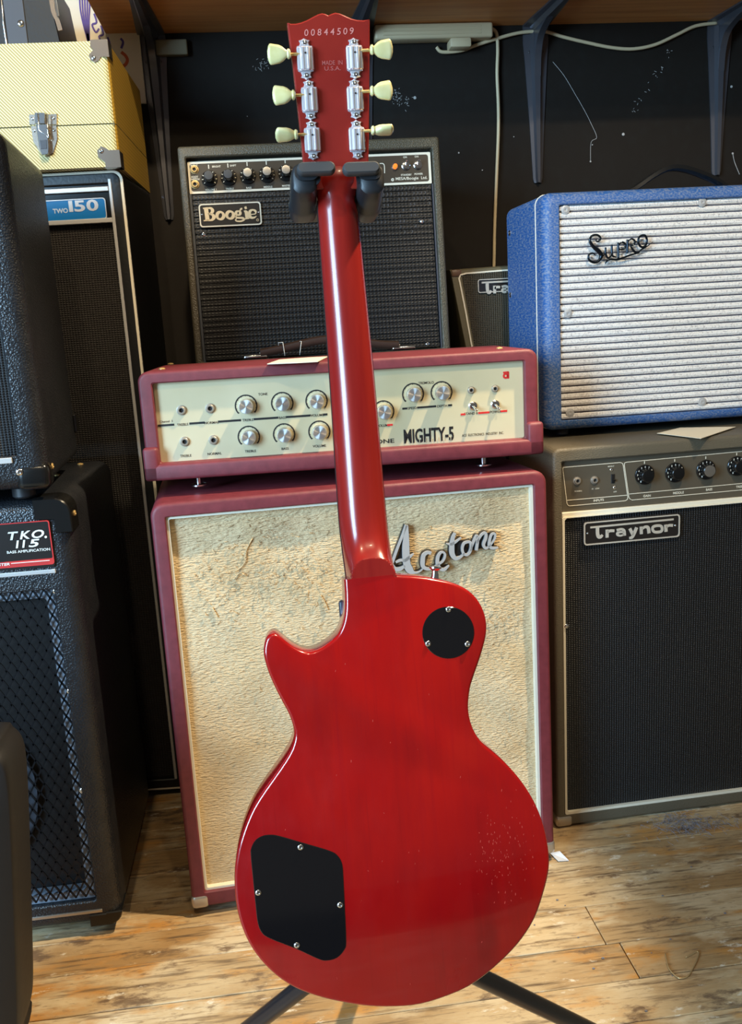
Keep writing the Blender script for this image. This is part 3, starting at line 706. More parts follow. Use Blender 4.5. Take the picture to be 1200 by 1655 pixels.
# ================================================================ brown-black amplifier (right, lower)
r = thing('guitar_amplifier', 'large brown-black combo amplifier with control knobs and white-edged grille on floor', 'amplifier', (.525, 1.628, .003), 1.466)
W_, D_, H_ = .62, .29, .788; f = Frame(r)
x0, _ = f(909, 780); zt = f(905, 747)[1]; zb = f(932, 1312)[1]; op = (x0, W_-x0, zb-.004, zt)
obj('cabinet', shell(W_, D_, H_, op, .014, .007, .018), M['brown_tolex'], r, 35)
zm = f(919, 831, .008)[1]; YP = .010
bm = BM(); box(bm, op[0]+.0005, op[1]-.0005, YP, YP+.004, zm+.003, op[3]-.0005); obj('control_panel', bm, M['bronze_panel'], r)
bm = BM(); box(bm, op[0]+.0006, op[1]-.0006, .003, YP, zm-.0045, zm+.0045, .0015); obj('trim_strip', bm, M['white_pipe'], r)
bm = BM(); rect_frame(bm, (op[0], op[1], op[2], zm-.004), (op[0]+.0045, op[1]-.0045, op[2]+.0055, zm-.006), .0, .012, .004, .006); obj('piping', bm, M['white_pipe'], r, 35)
bm = BM(); box(bm, op[0]+.004, op[1]-.004, .007, .011, op[2]+.004, zm-.004); obj('grille_cloth', bm, M['black_cloth'], r)
HT = lambda x, y: f(x, y, YP)
prt = BM()
def tl(pts, w_=.0011): ribbon(prt, [HT(*p) for p in pts], w_, YP-.0007, YP, smooth=False)
cx_ = lambda x, y: (860+x/3.53, 680+y/3.53)
tl([cx_(*p) for p in ((176, 270), (182, 266), (505, 238), (518, 243), (522, 256), (548, 436), (546, 448), (535, 456), (215, 486), (205, 480), (200, 470), (176, 270))])
tl([cx_(*p) for p in ((202, 454), (548, 424))])
tl([cx_(*p) for p in ((1300, 165), (545, 236), (530, 240), (528, 252), (554, 436), (560, 446), (572, 452), (1300, 385))]); tl([cx_(*p) for p in ((555, 418), (1300, 348))])
for (x, y) in ((1042, 767), (1090.7, 763.5), (1140.8, 759), (1190.7, 753), (1240, 750)):
    c = HT(x, y); knob(r, (c[0], YP, c[1]), .0125, .018, M['plastic'], cap=M['plastic'] if x != 1140.8 else M['stripe'], skirt=.0195)
    bm = BM()
    for k in range(10):
        a = math.radians(235-29*k); text_into(bm, str(k+1), c[0]+.0155*math.cos(a)-.0012, c[1]+.0155*math.sin(a)-.0015, YP-.0044, .0034, .0022, 'L', .02)
    obj('dial_numbers', bm, M['white_ink'], r)
    ribbon(prt, [(c[0], c[1]+.021), (c[0], c[1]+.026)], .0014, YP-.0007, YP, smooth=False)
for s, x, y in (('GAIN', 1046, 801), ('MIDDLE', 1097, 796), ('BASS', 1146.7, 790.7), ('TREBLE', 1198, 786), ('INPUTS', 968, 808)):
    c = HT(x, y); text_into(prt, s, c[0], c[1]-.0025, YP-.0008, .0045, None, 'C', .02)
for s, x, y in (('BRIGHT', 988, 753), ('OFF', 994.5, 794), ('NORMAL', 935, 793), ('HI   LOW', 963, 789)):
    c = HT(x, y); text_into(prt, s, c[0], c[1]-.002, YP-.0008, .0026, None, 'C', .01)
obj('panel_print', prt, M['white_pipe'], r, kind='stuff')
for q in ((933, 777), (961, 775.8)): c = HT(*q); jack(r, (c[0], YP, c[1]), .0072)
c = HT(991, 773.5); bm = BM(); box(bm, c[0]-.0035, c[0]+.0035, YP-.0015, YP, c[1]-.009, c[1]+.009, .0005, 1); sw = obj('slide_switch', bm, M['ink'], r)
bm = BM(); box(bm, c[0]-.002, c[0]+.004, YP-.005, YP-.001, c[1]-.005, c[1]-.001, .0005, 1); obj('switch_lever', bm, M['plastic'], sw)
for q in ((989, 759), (994, 788)): c = HT(*q); screw(r, 'screw', (c[0], YP, c[1]), .0032)
# badge
BT = lambda x, y, d=0: f(930+x/6.316, 820+y/6.316, .0)
a, b = BT(90, 392), BT(1068, 72); bx = (a[0], b[0], BT(88, 270)[1]-.022, BT(88, 270)[1]+.022)
q1, q2, q3, q4 = BT(90, 390), BT(1068, 300), BT(1070, 70), BT(88, 150)
z0 = (q1[1]+q2[1])/2; z1 = (q3[1]+q4[1])/2; bx = ((q1[0]+q4[0])/2, (q2[0]+q3[0])/2, z0, z1)
bm = BM(); prism(bm, rrect(*bx, .006, 5), .0, .009); bd = obj('name_badge', bm, M['badge'], r)
bm = BM(); rect_frame(bm, bx, (bx[0]+.0026, bx[1]-.0026, bx[2]+.0026, bx[3]-.0026), -.0012, .002, .006, .0045); obj('badge_rim', bm, M['badge_metal'], bd, 35)
bm = BM(); traynor_strokes(bm, BT, -.0012, .001, .00107/6.316*1.05); obj('badge_lettering', bm, M['badge_metal'], bd)
for (x, y) in ((128, 265), (1024, 185)): c = BT(x, y); screw(bd, 'screw', (c[0], 0, c[1]), .002)
c = f(919.5, 1011.5, 0); screw(r, 'screw', (c[0]-.004, 0, c[1]), .0045)
for cx in (0, 1):
    bm = BM(); xa, xb = (W_-.034, W_+.0015) if cx else (-.0015, .034); box(bm, xa, xb, -.0015, .03, -.0015, .025, .007, 3); obj('corner_protector', bm, M['nickel'], r, 40)
traynor_front = r

# paper sheet between the two amplifiers
za = .7935; poly = [on_floor(1062.5, 701, za), on_floor(1100, 692, za), on_floor(1190, 690.5, za), on_floor(1133.4, 709.5, za)]
poly = [Vector((p.x, max(p.y, 1.585), za+.0012)) for p in poly]
bm = BM(); loft(bm, [poly, [p-V(0, 0, .0008) for p in poly]])
tag(obj('paper_sheet', bm, M['paper']), 'pale paper sheet tucked between blue amplifier and brown amplifier below, corner sticking out', 'paper')

# ================================================================ small amplifier behind, its logo half hidden
r = thing('practice_amplifier', 'small black amplifier with thin white edging, half hidden behind blue amplifier', 'amplifier', (.50, 2.06, .93), 0)
f = Frame(r); SY = 0
tl_, tr_, br_ = f(727, 436), f(1010, 415), f(1010, 600); bl_ = f(768, 640)
bl_ = (bl_[0], bl_[1]); br_ = (br_[0], bl_[1]); out = [bl_, br_, tr_, tl_]
kz = r.location.z+bl_[1]
bm = BM(); loft(bm, [[(x, y, z) for x, z in inset(out, e)] for y, e in ((.19, 0), (.005, 0), (0, .004))]); obj('cabinet', bm, mat('grey_brown_tolex', srgb(96, 88, 64), .55, bump=('noise', 200, .5, .0014)), r, 40)  # covering in one even grey-brown tone
gi = [(f(781, 636)[0], bl_[1]+.006), (f(1000, 600)[0], bl_[1]+.006), f(1000, 424.5), f(746, 443)]
bm = BM(); ribbon(bm, [(f(780, 632)[0], bl_[1]+.006), f(762, 556), f(752, 500), f(744.5, 462), f(742, 450), f(744.5, 444.5), f(753, 442), f(815, 437), f(1000, 424)], .0034, -.003, .002, smooth=False); obj('edging', bm, M['white_pipe'], r)
bm = BM(); prism(bm, gi, -.0012, .003); obj('grille_cloth', bm, mat('warm_lit_cloth', srgb(58, 52, 38), .6, bump=('weave', 62, 1.0, .002)), r)  # warm light on the cloth is put into its lighter brown colour
KT = lambda x, y: (lambda u, v: f(u, v, -.004))(783.5-8+ (x-155)*.095, 456+ (y-205)*.095+ (x-155)*.002)
q4, q1 = f(771.5, 452), f(776, 474); q3, q2 = f(860, 447), f(862, 467)
bx = (f(772, 462)[0], f(866, 462)[0], (q1[1]+q2[1])/2-.001, (q3[1]+q4[1])/2)
bm = BM(); prism(bm, rrect(*bx, .005), -.004, .001); bd = obj('name_badge', bm, M['badge'], r)
bm = BM(); rect_frame(bm, bx, (bx[0]+.002, bx[1]-.002, bx[2]+.002, bx[3]-.002), -.0055, -.002, .005, .0035); obj('badge_rim', bm, M['badge_metal'], bd, 35)
bm = BM(); traynor_strokes(bm, lambda x, y: (bx[0]+.009+(x-155)*.000172, bx[3]-.0075-(y-205+(x-155)*.099)*.00021), -.0058, -.003, .00019); obj('badge_lettering', bm, M['badge_metal'], bd)
bm = BM(); x, z = f(738, 440); box(bm, x-.012, x+.012, -.003, .05, z-.010, z+.006, .004); obj('corner_protector', bm, mat('dull_corner', srgb(96, 70, 50), .5), r, 40)

t = thing('speaker_cabinet', 'plain black cabinet against the wall behind brown-black amplifier, under the small one', 'speaker cabinet', (.52, 2.055, 0), 0)
obj('cabinet', shell(.56, .24, kz-.0005, (.03, .53, .03, kz-.03), .012, .006, .02), M['black_tolex'], t, 35)
bm = BM(); box(bm, .03, .53, .015, .02, .03, kz-.03); obj('grille_cloth', bm, M['bass_cloth'], t)

# ================================================================ black combo amplifier with small knobs behind the headstock
r = thing('guitar_amplifier', 'black combo amplifier with row of small knobs, directly behind the guitar neck', 'amplifier', (0, 1.93, .9), -1.0, 6)
f = Frame(r)
tlc, trc, blp = f(286, 236), f(710, 220), f(314, 577)
W_ = trc[0]-tlc[0]; top = (tlc[1]+trc[1])/2; H_ = .455; D_ = .27
r.location = r.matrix_world @ V(tlc[0], 0, top-H_); f = Frame(r)
gx0 = f(300.5, 265)[0]; gx1 = f(701, 270)[0]; gt = (f(298, 256)[1]+f(697, 236)[1])/2
op = (gx0, gx1, .018, gt)
obj('cabinet', shell(W_, D_, H_, op, .006, .006, .03), M['boog_tolex'], r, 35)
YP = .014; BX = lambda x, y, d=0: f(x, y, YP-d)
pt_ = (BX(302, 266)[1]+BX(694.5, 242)[1])/2; pb_ = (BX(305, 316)[1]+BX(699.5, 294.5)[1])/2; pan = (gx0+.002, gx1-.003, pb_, pt_)
bm = BM(); box(bm, *pan[:2], YP, YP+.004, *pan[2:]); obj('control_panel', bm, M['dark_panel'], r)
bm = BM(); rect_frame(bm, pan, (pan[0]+.004, pan[1]-.005, pan[2]+.0045, pan[3]-.0045), YP-.001, YP+.001, .002, .005); obj('panel_border', bm, M['white_pipe'], r)
prt = BM()
for (x, y) in ((339, 289), (370, 287), (401, 284.5), (432, 282.5), (462.5, 280), (493, 278)):
    c = BX(x, y); knob(r, (c[0], YP, c[1]), .0098, .029, M['plastic'], cap=M['stripe'] if x > 390 else M['rubber'], skirt=.0165)
    for k in range(9):
        a = math.radians(220-32.5*k); ribbon(prt, [(c[0]+.0125*math.cos(a), c[1]+.0125*math.sin(a)), (c[0]+.0155*math.cos(a), c[1]+.0155*math.sin(a))], .0014, YP-.0046, YP-.0035, smooth=False)
    ribbon(prt, [(c[0], c[1]+.020), (c[0], c[1]+.028)], .002, YP-.0006, YP, smooth=False)
for s, x, y in (('VOLUME 1', 341, 306.5), ('TREBLE', 371.5, 305), ('BASS', 402.5, 303.5), ('MIDDLE', 433.5, 302), ('MASTER', 463.5, 300), ('FOOT', 315, 286), ('SWITCH', 315, 289.8), ('INPUT', 314, 267.5), ('STANDBY', 657, 282.5), ('POWER', 677, 281), ('ON', 655, 254), ('ON', 673.5, 253), ('BRIGHT', 350, 269), ('SHIFT', 377, 267.5)):
    c = BX(x, y); text_into(prt, s, c[0], c[1]-.002, YP-.0007, .0036, None, 'C', .02)
c = BX(640, 291); text_into(prt, 'MESA/Boogie  Ltd.', c[0], c[1]-.0005, YP-.0007, .0058, BX(691, 289)[0]-c[0], 'L', .012, rot=-.0)
c = BX(636.5, 290.5); ribbon(prt, arc((c[0]-.002, c[1]+.0), .0022, 0, 340, 10), .002, YP-.0007, YP, smooth=False)
ribbon(prt, [BX(614, 264.5), BX(619, 264.5), BX(621.5, 268), BX(622, 280)], .0016, YP-.0007, YP)
obj('panel_print', prt, M['white_pipe'], r, kind='stuff')
for q in ((314.5, 274.5), (315.5, 298.5)): c = BX(*q); jack(r, (c[0], YP, c[1]), .0078, M['gold_pipe'])
for q in ((656.5, 268), (675.5, 267)): c = BX(*q); toggle(r, (c[0], YP, c[1]), .0095, (.1, -1, .5))
c = BX(638.5, 270); bm = BM(); lathe(bm, [(.0068, 0), (.006, .004)], (c[0], YP, c[1]), n=18); lb = obj('lamp_bezel', bm, M['chrome'], r, 35)
bm = BM(); lathe(bm, [(.0045, .003), (.0045, .011), (.003, .0135), (0, .0138)], (c[0], YP, c[1]), n=16); obj('pilot_lamp', bm, M['led'], lb, 35)
# ribbed cane grille
g = (gx0+.0065, gx1-.006, op[2]+.004, pb_-.002); bm = BM(); NR = 30; hh = (g[3]-g[2])/NR; rows = []
for i in range(NR):
    for t, y in ((0, .016), (.1, .0135), (.75, .0135), (.86, .016)): rows.append((g[2]+(i+t)*hh, y))
rows.append((g[3], .016)); vs = [(bm.verts.new((g[0], y, z)), bm.verts.new((g[1], y, z))) for z, y in rows]
for a, b in zip(vs, vs[1:]): bm.faces.new((a[0], a[1], b[1], b[0]))
gr = obj('cane_grille', bm, M['cane'], r)
bm = BM()   # short light weave stitches in rows at the top
for i in range(NR-12, NR):
    z = g[2]+(i+.35)*hh; n = 62
    for k in range(n):
        if random.random() < .15+.07*(NR-i): continue
        x = g[0]+(g[1]-g[0])*(k+.5)/n; box(bm, x-.0009, x+.0009, .0127, .0136, z, z+.0052)
obj('weave_stitches', bm, mat('stitch_grey', srgb(66, 68, 72), .4), gr, kind='stuff')
for e0, e1 in ((gx0+.0008, gx0+.0055), (gx1-.0035, gx1-.0008)): bm = BM(); box(bm, e0, e1, .010, .02, op[2], pb_-.001); obj('grille_edging', bm, M['steel_blue'], r)
OT = lambda x, y: f(310+x/9.23, 315+y/9.23, .008)
bx = ((OT(100, 150)[0]+OT(130, 488)[0])/2, (OT(1025, 100)[0]+OT(1052, 440)[0])/2, (OT(130, 490)[1]+OT(1052, 445)[1])/2, (OT(105, 145)[1]+OT(1025, 95)[1])/2)
bm = BM(); prism(bm, rrect(*bx, .006, 5), .008, .016); bd = obj('name_badge', bm, M['badge'], r)
bm = BM(); rect_frame(bm, bx, (bx[0]+.0026, bx[1]-.0026, bx[2]+.0026, bx[3]-.0026), .0065, .010, .006, .0045); obj('badge_rim', bm, M['white_pipe'], bd, 35)
bk = .00140/9.23
def ring_(c, rx, rz, w1, w2, tilt=0):
    P_, W2 = [], []
    for k in range(12):
        a = 2*math.pi*k/12; P_.append((c[0]+rx*math.cos(a), c[1]+rz*math.sin(a))); W2.append(w2+(w1-w2)*abs(math.cos(a+tilt)))
    return P_, W2, True
BS = [([(214, 206), (226, 290), (238, 384)], [58, 56, 58], False), ([(168, 204), (240, 196)], [16, 18], False), ([(180, 388), (250, 380)], [16, 18], False),
      ([(236, 200), (290, 204), (312, 240), (288, 278), (240, 288)], [18, 32, 46, 30, 14], False), ([(240, 288), (308, 296), (332, 336), (306, 374), (240, 384)], [14, 32, 50, 32, 18], False),
      ring_((428, 312), 50, 54, 44, 22, -.35), ring_((574, 302), 50, 54, 44, 22, -.35), ring_((694, 274), 32, 30, 38, 18), ([(718, 246), (734, 214), (756, 208)], [12, 24, 22], False),
      ([(672, 304), (660, 334), (700, 344), (764, 348), (780, 372), (740, 394), (680, 394), (656, 376), (676, 350)], [14, 20, 24, 28, 26, 22, 20, 18, 12], False),
      ([(790, 200), (822, 190)], [34, 34], False), ([(812, 244), (828, 352)], [44, 44], False), ([(780, 246), (820, 238)], [16, 16], False), ([(790, 362), (862, 352)], [14, 14], False),
      ([(874, 296), (950, 284), (952, 244), (912, 226), (872, 246), (862, 296), (884, 338), (930, 342), (968, 318)], [12, 14, 30, 22, 36, 44, 36, 24, 10], False)]
bm = BM()
for p_, w_, c_ in BS: ribbon(bm, [OT(*q) for q in p_], [v*bk for v in w_], .0062, .0085, closed=c_, smooth=len(p_) > 2)
c = OT(985, 376); ribbon(bm, arc(c, .0022, 0, 340, 10), .001, .0062, .0085, smooth=False)
obj('badge_lettering', bm, M['tan'], bd)
for q in ((155, 295), (1000, 256)): c = OT(*q); screw(bd, 'screw', (c[0], .008, c[1]), .002)
for q in ((329, 378), (683, 357), (692, 556)): c = f(*q, .01); screw(r, 'grille_screw', (c[0], .0135, c[1]), .0045)
boog = r; boogW, boogD = W_, D_
# plain riser cabinet it stands on, hidden by the burgundy stack apart from its left edge
bx_, by_, bz_ = r.location; zr = bz_-D_*math.sin(math.radians(6))-.001
for x in (.04, W_-.04):
    bm = BM(); lathe(bm, [(.014, 0), (.014, -D_*math.sin(math.radians(6))*.9)], (x, .03, 0), (0, 0, 1), 12); obj('foot', bm, M['foam'], r, 40)
t = thing('speaker_cabinet', 'plain black speaker cabinet hidden behind the burgundy cabinet, under the black combo amplifier', 'speaker cabinet', (bx_-.01, 1.935, .0), 0)
obj('cabinet', shell(.58, .30, zr, (.03, .55, .03, zr-.03), .012, .006, .02), M['black_tolex'], t, 35)
bm = BM(); box(bm, .03, .55, .015, .02, .03, zr-.03); obj('grille_cloth', bm, M['bass_cloth'], t)

# ================================================================ tall cabinet with the blue badge
r = thing('speaker_cabinet', 'tall black speaker cabinet with blue badge and chrome strips, under the tweed case', 'speaker cabinet', (-.968, 1.993, .02), -4.87)
W_, D_, H_ = .72, .281, 1.342; f = Frame(r)
gx1 = f(184, 340)[0]; gz1 = f(100, 300)[1]; gz0 = f(265, 1260)[1]; op = (W_-gx1, gx1, max(gz0, .01), gz1)
obj('cabinet', shell(W_, D_, H_, op, .018, .006, .025), M['black_smooth'], r, 35)
bm = BM(); box(bm, op[0]+.001, op[1]-.001, .012, .02, op[2]+.001, op[3]-.055); obj('grille_cloth', bm, M['bass_cloth'], r)
zc0, zc1 = f(95, 360, 0)[1], f(95, 309, 0)[1]
bm = BM(); box(bm, op[0]+.001, op[1]-.001, .006, .02, zc0-.002, gz1-.001); pl = obj('badge_board', bm, M['plastic'], r)
for z, wd in ((zc0, op[1]-.001), (zc1, op[1]-.006)):
    bm = BM(); box(bm, op[0]+.002, wd, -.001, .006, z-.0045, z+.0045, .0012); obj('chrome_strip', bm, M['alu'], pl)
q0, q1 = f(174, 354, .004), f(174, 319, .004); bx = (q0[0]-.26, q0[0], q0[1], q1[1])
bm = BM(); prism(bm, rrect(*bx, .006), .003, .007); bd = obj('blue_badge', bm, M['badge_blue'], pl)
bm = BM(); rect_frame(bm, bx, (bx[0]+.0018, bx[1]-.0018, bx[2]+.0018, bx[3]-.0018), .0022, .005, .006, .005)
a, b = f(112.5, 343, .003), f(160.5, 342, .003); chars_into(bm, '150', a[0], a[1]+.001, .0022, .020, b[0]-a[0], (.36, 1, 1.1), bold=.03)
a, b = f(86, 345, .003), f(110.5, 344, .003); text_into(bm, 'TWO', a[0], a[1], .0022, .0085, b[0]-a[0], 'L', .03, 0, .0008)
bw = obj('badge_lettering', bm, M['alu'], pl)
bm = BM(); x = f(178.5, 300)[0]; box(bm, x-.004, x+.0025, -.0015, .004, op[2], H_-.014, .0015); obj('edge_strip', bm, M['alu'], r)
bm = BM(); loft(bm, [[(x, y, z) for x, z in rrect(-e, W_+e, -e, H_+e, .018, 6)] for y, e in ((.0005, -.004), (.002, .0014), (.007, .0014), (.008, -.004))], False, False); obj('piping', bm, M['white_pipe'], r, 40)
feet(r, W_, D_, -.0195, 0, .016)

# ================================================================ bass combo (left)
r = thing('bass_amplifier', 'black bass combo amplifier with red-edged plate and diamond metal grille, at left', 'bass amplifier', (-.89, 1.472, .02), 0)
W_, D_, H_ = .56, .43, .776; f = Frame(r)
zt = f(60, 955)[1]; zb = f(100, 1463)[1]; xr_t = f(94, 952)[0]; xr_b = f(153, 1460)[0]; xr = (xr_t+xr_b)/2-.002
zp1 = f(40, 843)[1]; zp0 = f(60, 922)[1]
sh_ = shell(W_, D_, H_, (W_-xr, xr, zb, zt), .026, .022, .05, ri=.006); obj('cabinet', sh_, M['black_tolex'], r, 35)
bm = BM(); box(bm, W_-xr, xr, .035, .04, zb, zt); obj('baffle', bm, M['ink'], r)
bm = BM(); rect_frame(bm, (W_-xr+.0005, xr-.0005, zb+.0005, zt-.0005), (W_-xr+.016, xr-.016, zb+.017, zt-.016), .012, .034, .006, .008); obj('baffle_frame', bm, mat('grey_baffle', srgb(128, 136, 148), .5), r)
cx_s, cz_s = W_/2-.03, f(20, 1290)[1]
bm = BM(); lathe(bm, [(.185, 0), (.185, .008), (.172, .010), (.165, .004), (.15, -.004), (.06, -.0), (.05, .004), (0, .010)], (cx_s, .034, cz_s), (0, -1, 0), 48); sp = obj('speaker', bm, M['speaker'], r, 35)
bm = BM(); lathe(bm, [(.19, 0), (.19, .004), (.170, .006), (.170, 0)], (cx_s, .026, cz_s), (0, -1, 0), 48); obj('speaker_rim', bm, M['steel_blue'], sp, 35)
# expanded metal grille
bm = BM(); gx, gz = .0172, .030; x0, x1 = W_-xr, xr
def strand(a, b):
    if a[0] < x0 or b[0] > x1+1e-6 or min(a[1], b[1]) < zb-.001 or max(a[1], b[1]) > zt+.001: return
    d = V(b[0]-a[0], b[1]-a[1]).normalized(); n = V(-d.y, d.x)*.0014
    for sgn in (1,):
        lo = [(a[0]+n.x, .0035, a[1]+n.y), (a[0]-n.x, .0035, a[1]-n.y), (a[0]-n.x, .006, a[1]-n.y), (a[0]+n.x, .006, a[1]+n.y)]
        hi = [(b[0]+n.x, .0035, b[1]+n.y), (b[0]-n.x, .0035, b[1]-n.y), (b[0]-n.x, .006, b[1]-n.y), (b[0]+n.x, .006, b[1]+n.y)]
        loft(bm, [lo, hi])
nx = int((x1-x0)/(gx/2)); nz = int((zt-zb)/(gz/2))
for i in range(nx):
    for j in range(nz+1):
        xa = x1-(i+1)*gx/2; za_ = zt-j*gz/2
        if (i+j) % 2: strand((xa, za_), (xa+gx/2, za_-gz/2))
        else: strand((xa, za_-gz/2), (xa+gx/2, za_))
obj('metal_grille', bm, mat('grille_metal', srgb(30, 31, 34), .35, .6), r)
for q in ((89, 955), (112, 1117), (132.5, 1278)): c = f(*q, .002); screw(r, 'grille_screw', (c[0]+.001, .0035, c[1]), .0058)
bm = BM(); za_, zb_ = f(100, 1479)[1]-.003, f(100, 1479)[1]+.003; box(bm, .03, f(166, 1473)[0], -.002, .002, za_, zb_, .001); obj('bottom_strip', bm, M['stripe'], r)
px1 = (f(79.6, 841)[0]+f(88.8, 905)[0])/2
bm = BM(); z9 = f(60, 913)[1]; prism(bm, rrect(.05, px1, z9-.004, zp1, .004), -.003, .0); pl = obj('name_plate', bm, M['badge'], r)
bm = BM(); rect_frame(bm, (.05, px1, z9, zp1), (.052, px1-.0016, z9+.010, zp1-.0014), -.0042, -.001, .004, .003); obj('red_border', bm, M['red_ink'], pl)
bm = BM(); NT = lambda x, y: f(x/9.23, 830+y/9.23, -.003)
a, b = NT(130, 378), NT(672, 365); chars_into(bm, 'TKO', a[0], (a[1]+b[1])/2, -.0042, .0128, b[0]-a[0], (1, 1.1, 1.2), .06, bold=.025, shear=.25)
c = NT(684, 348); lathe(bm, [(.0020, 0), (.0020, .001), (0, .001)], (c[0], -.003, c[1]), n=12)
a, b = NT(238, 506), NT(605, 490); chars_into(bm, '115', a[0], (a[1]+b[1])/2, -.0042, .0122, b[0]-a[0], (.38, .38, 1.1), .22, bold=.025, shear=.2)
a, b = NT(108, 588), NT(752, 545); text_into(bm, 'BASS AMPLIFICATION', a[0], (a[1]+b[1])/2-.0005, -.0042, .0042, b[0]-a[0], 'L', .02, 0, .0006)
a, b = NT(-200, 780), NT(155, 768); text_into(bm, 'BOOSTER', b[0], b[1]+.0002, -.0052, .0042, .036, 'R', .025, .2, .0006)
a, b = NT(170, 745), NT(745, 692); box(bm, a[0], b[0], -.0050, -.004, (a[1]+b[1])/2-.0004, (a[1]+b[1])/2+.0006)
obj('plate_lettering', bm, M['white_ink'], pl)
bm = BM(); zz = f(60, 925)[1]; box(bm, .05, f(90, 921)[0], -.002, .002, zz-.0035, zz+.0035, .001); obj('silver_strip', bm, M['alu'], r)
for cz in (0, 1):
    for cx in (0, 1):
        bm = BM(); rc = .026; oz = H_+.002; lx, lz = .058, (.058 if cz else .026)
        q = [(W_+.002-lx, oz), (W_+.002-lx, oz-.034 if cz else oz-.024), (W_-.026, oz-.036 if cz else oz-.024), (W_-.026, oz-lz), (W_+.002, oz-lz)]
        q += [(W_+.002-rc+rc*math.cos(a*math.pi/12), oz-rc+rc*math.sin(a*math.pi/12)) for a in range(0 if cz else 1, 7)]
        q = [((W_-x) if not cx else x, (H_-z) if not cz else z) for x, z in q]
        rprism(bm, q, -.0025, .05, .002)
        cc = obj('corner_protector', bm, M['plastic'], r, 40)
        if cx and cz: screw(cc, 'screw', (W_+.002, .025, H_-.03), .005, (1, 0, 0), M['gold_pipe'])
feet(r, W_, D_, -.0195, 0, .02, ins=.08)
for k in range(2): screw(r, 'rivet', (W_-.05-.02*k, D_-.06-.12*k, H_), .006, (0, 0, 1), M['gold_pipe'])

# cabinet on top of it
r = thing('speaker_cabinet', 'black textured speaker cabinet standing on the bass combo at left edge', 'speaker cabinet', (-.907, 1.41, .8195), 3.3)
W_, D_, H_ = .56, .345, .532; f = Frame(r)
op = (.04, W_-.04, .055, H_-.04)
obj('cabinet', shell(W_, D_, H_, op, .022, .020, .015), M['black_tolex'], r, 35)
bm = BM(); box(bm, *op[:2], .006, .012, *op[2:]); obj('grille_cloth', bm, M['black_cloth'], r)
z = f(10, 744)[1]; bm = BM(); box(bm, .10, f(20, 744)[0], -.003, .002, z-.005, z+.004, .001); obj('chrome_strip', bm, M['alu'], r)
for cx in (0, 1):
    bm = BM(); xa, xb = (W_-.05, W_+.002) if cx else (-.002, .05); box(bm, xa, xb, -.002, .045, -.002, .040, .012, 4); cc = obj('corner_protector', bm, M['plastic'], r, 40)
    if cx:
        c = f(31, 763, -.002); screw(cc, 'screw', (c[0], -.002, c[1]), .0055); screw(cc, 'screw', (W_+.002, .03, .03), .005, (1, 0, 0), M['gold_pipe'])
bm = BM(); x = W_; box(bm, x-.002, x+.006, D_-.03, D_+.002, .05, .085, .003); obj('rear_corner_clip', bm, M['plastic'], r)
feet(r, W_, D_, -.0195, 0, .018)

# ================================================================ tweed case
r = thing('tweed_case', 'yellow tweed hard case with chrome latch, on top of tall cabinet at top left', 'case', (-.797, 1.927, 1.366), -1.8)
W_, D_, H_ = .55, .40, .226; f = Frame(r)
zs_ = f(100, 203)[1]
def tcase(z0, z1):
    bm = BM(); box(bm, 0, W_, 0, D_, z0, z1, 0)
    es = [e for e in bm.edges if abs((e.verts[0].co-e.verts[1].co).z) > .01]
    bmesh.ops.bevel(bm, geom=es, offset=.012, segments=4, profile=.5, affect='EDGES'); 
    for fc in bm.faces:
        n = fc.normal
        fc.normal_update()
        if abs(fc.normal.x) > .8: fc.material_index = 1
    return bm
body = obj('case_body', tcase(.0, zs_-.0012), [M['tweed'], M['tweed_side']], r)
lid = obj('case_lid', tcase(zs_+.0012, H_), [M['tweed'], M['tweed_side']], r)
bm = BM(); box(bm, .003, W_-.003, .003, D_-.003, zs_-.004, zs_+.004); obj('seam', bm, mat('tweed_seam', srgb(92, 84, 50), .7), r)
for zc, up_ in ((H_, 1), (0, 0)):
    bm = BM(); s = .036; z0, z1 = (H_-s, H_+.0018) if up_ else (-.0018, s-.004)
    if up_: pts = [(W_+.0015, z1), (W_-.030, z1), (W_-.032, z1-.012), (W_-.027, z1-.018), (W_-.036, z1-.026), (W_-.034, z1-.036), (W_-.026, z1-.040), (W_-.018, z1-.036), (W_-.014, z1-.030), (W_+.0015, z1-.031)]
    else: pts = [(W_+.0015, z0), (W_-.028, z0), (W_-.028, z0+.010), (W_-.040, z0+.020), (W_-.041, z0+.032), (W_-.032, z0+.040), (W_-.024, z0+.036), (W_-.018, z0+.032), (W_+.0015, z0+.032)]
    prism(bm, pts, -.0022, .001)
    box(bm, W_-.002, W_+.002, -.002, .035, z0+.0 if not up_ else z1-.031, z0+.031 if not up_ else z1, .0008)
    box(bm, W_-.030, W_+.0018, -.0018, .03, z1-.002 if up_ else z0, z1 if up_ else z0+.002, .0005)
    c = obj('corner_protector', bm, M['tweed_metal'], lid if up_ else body)
    xx, zz = (W_-.028, z1-.032) if up_ else (W_-.033, z0+.031); screw(c, 'rivet', (xx, -.0022, zz), .0045)
LX = lambda x, y: f(x/4, y/4, -.002)
def lp(pts, y0, y1, name, par, m=None):
    bm = BM(); rprism(bm, [LX(*p) for p in pts], y0, y1, .0006); return obj(name, bm, m or M['chrome'], par)
la = lp([(188, 740), (368, 736), (368, 806), (190, 806)], -.003, .0, 'latch_plate', lid, M['tweed_metal'])
lb_ = lp([(200, 815), (366, 810), (372, 900), (345, 990), (305, 1012), (268, 1000), (214, 915)], -.003, .0, 'latch_plate', body, M['tweed_metal'])
lp([(232, 735), (298, 735), (298, 806), (234, 806)], -.012, -.003, 'latch_hook', la)
lp([(240, 812), (312, 812), (325, 960), (322, 1004), (280, 1008), (262, 960)], -.014, -.003, 'latch_lever', lb_)
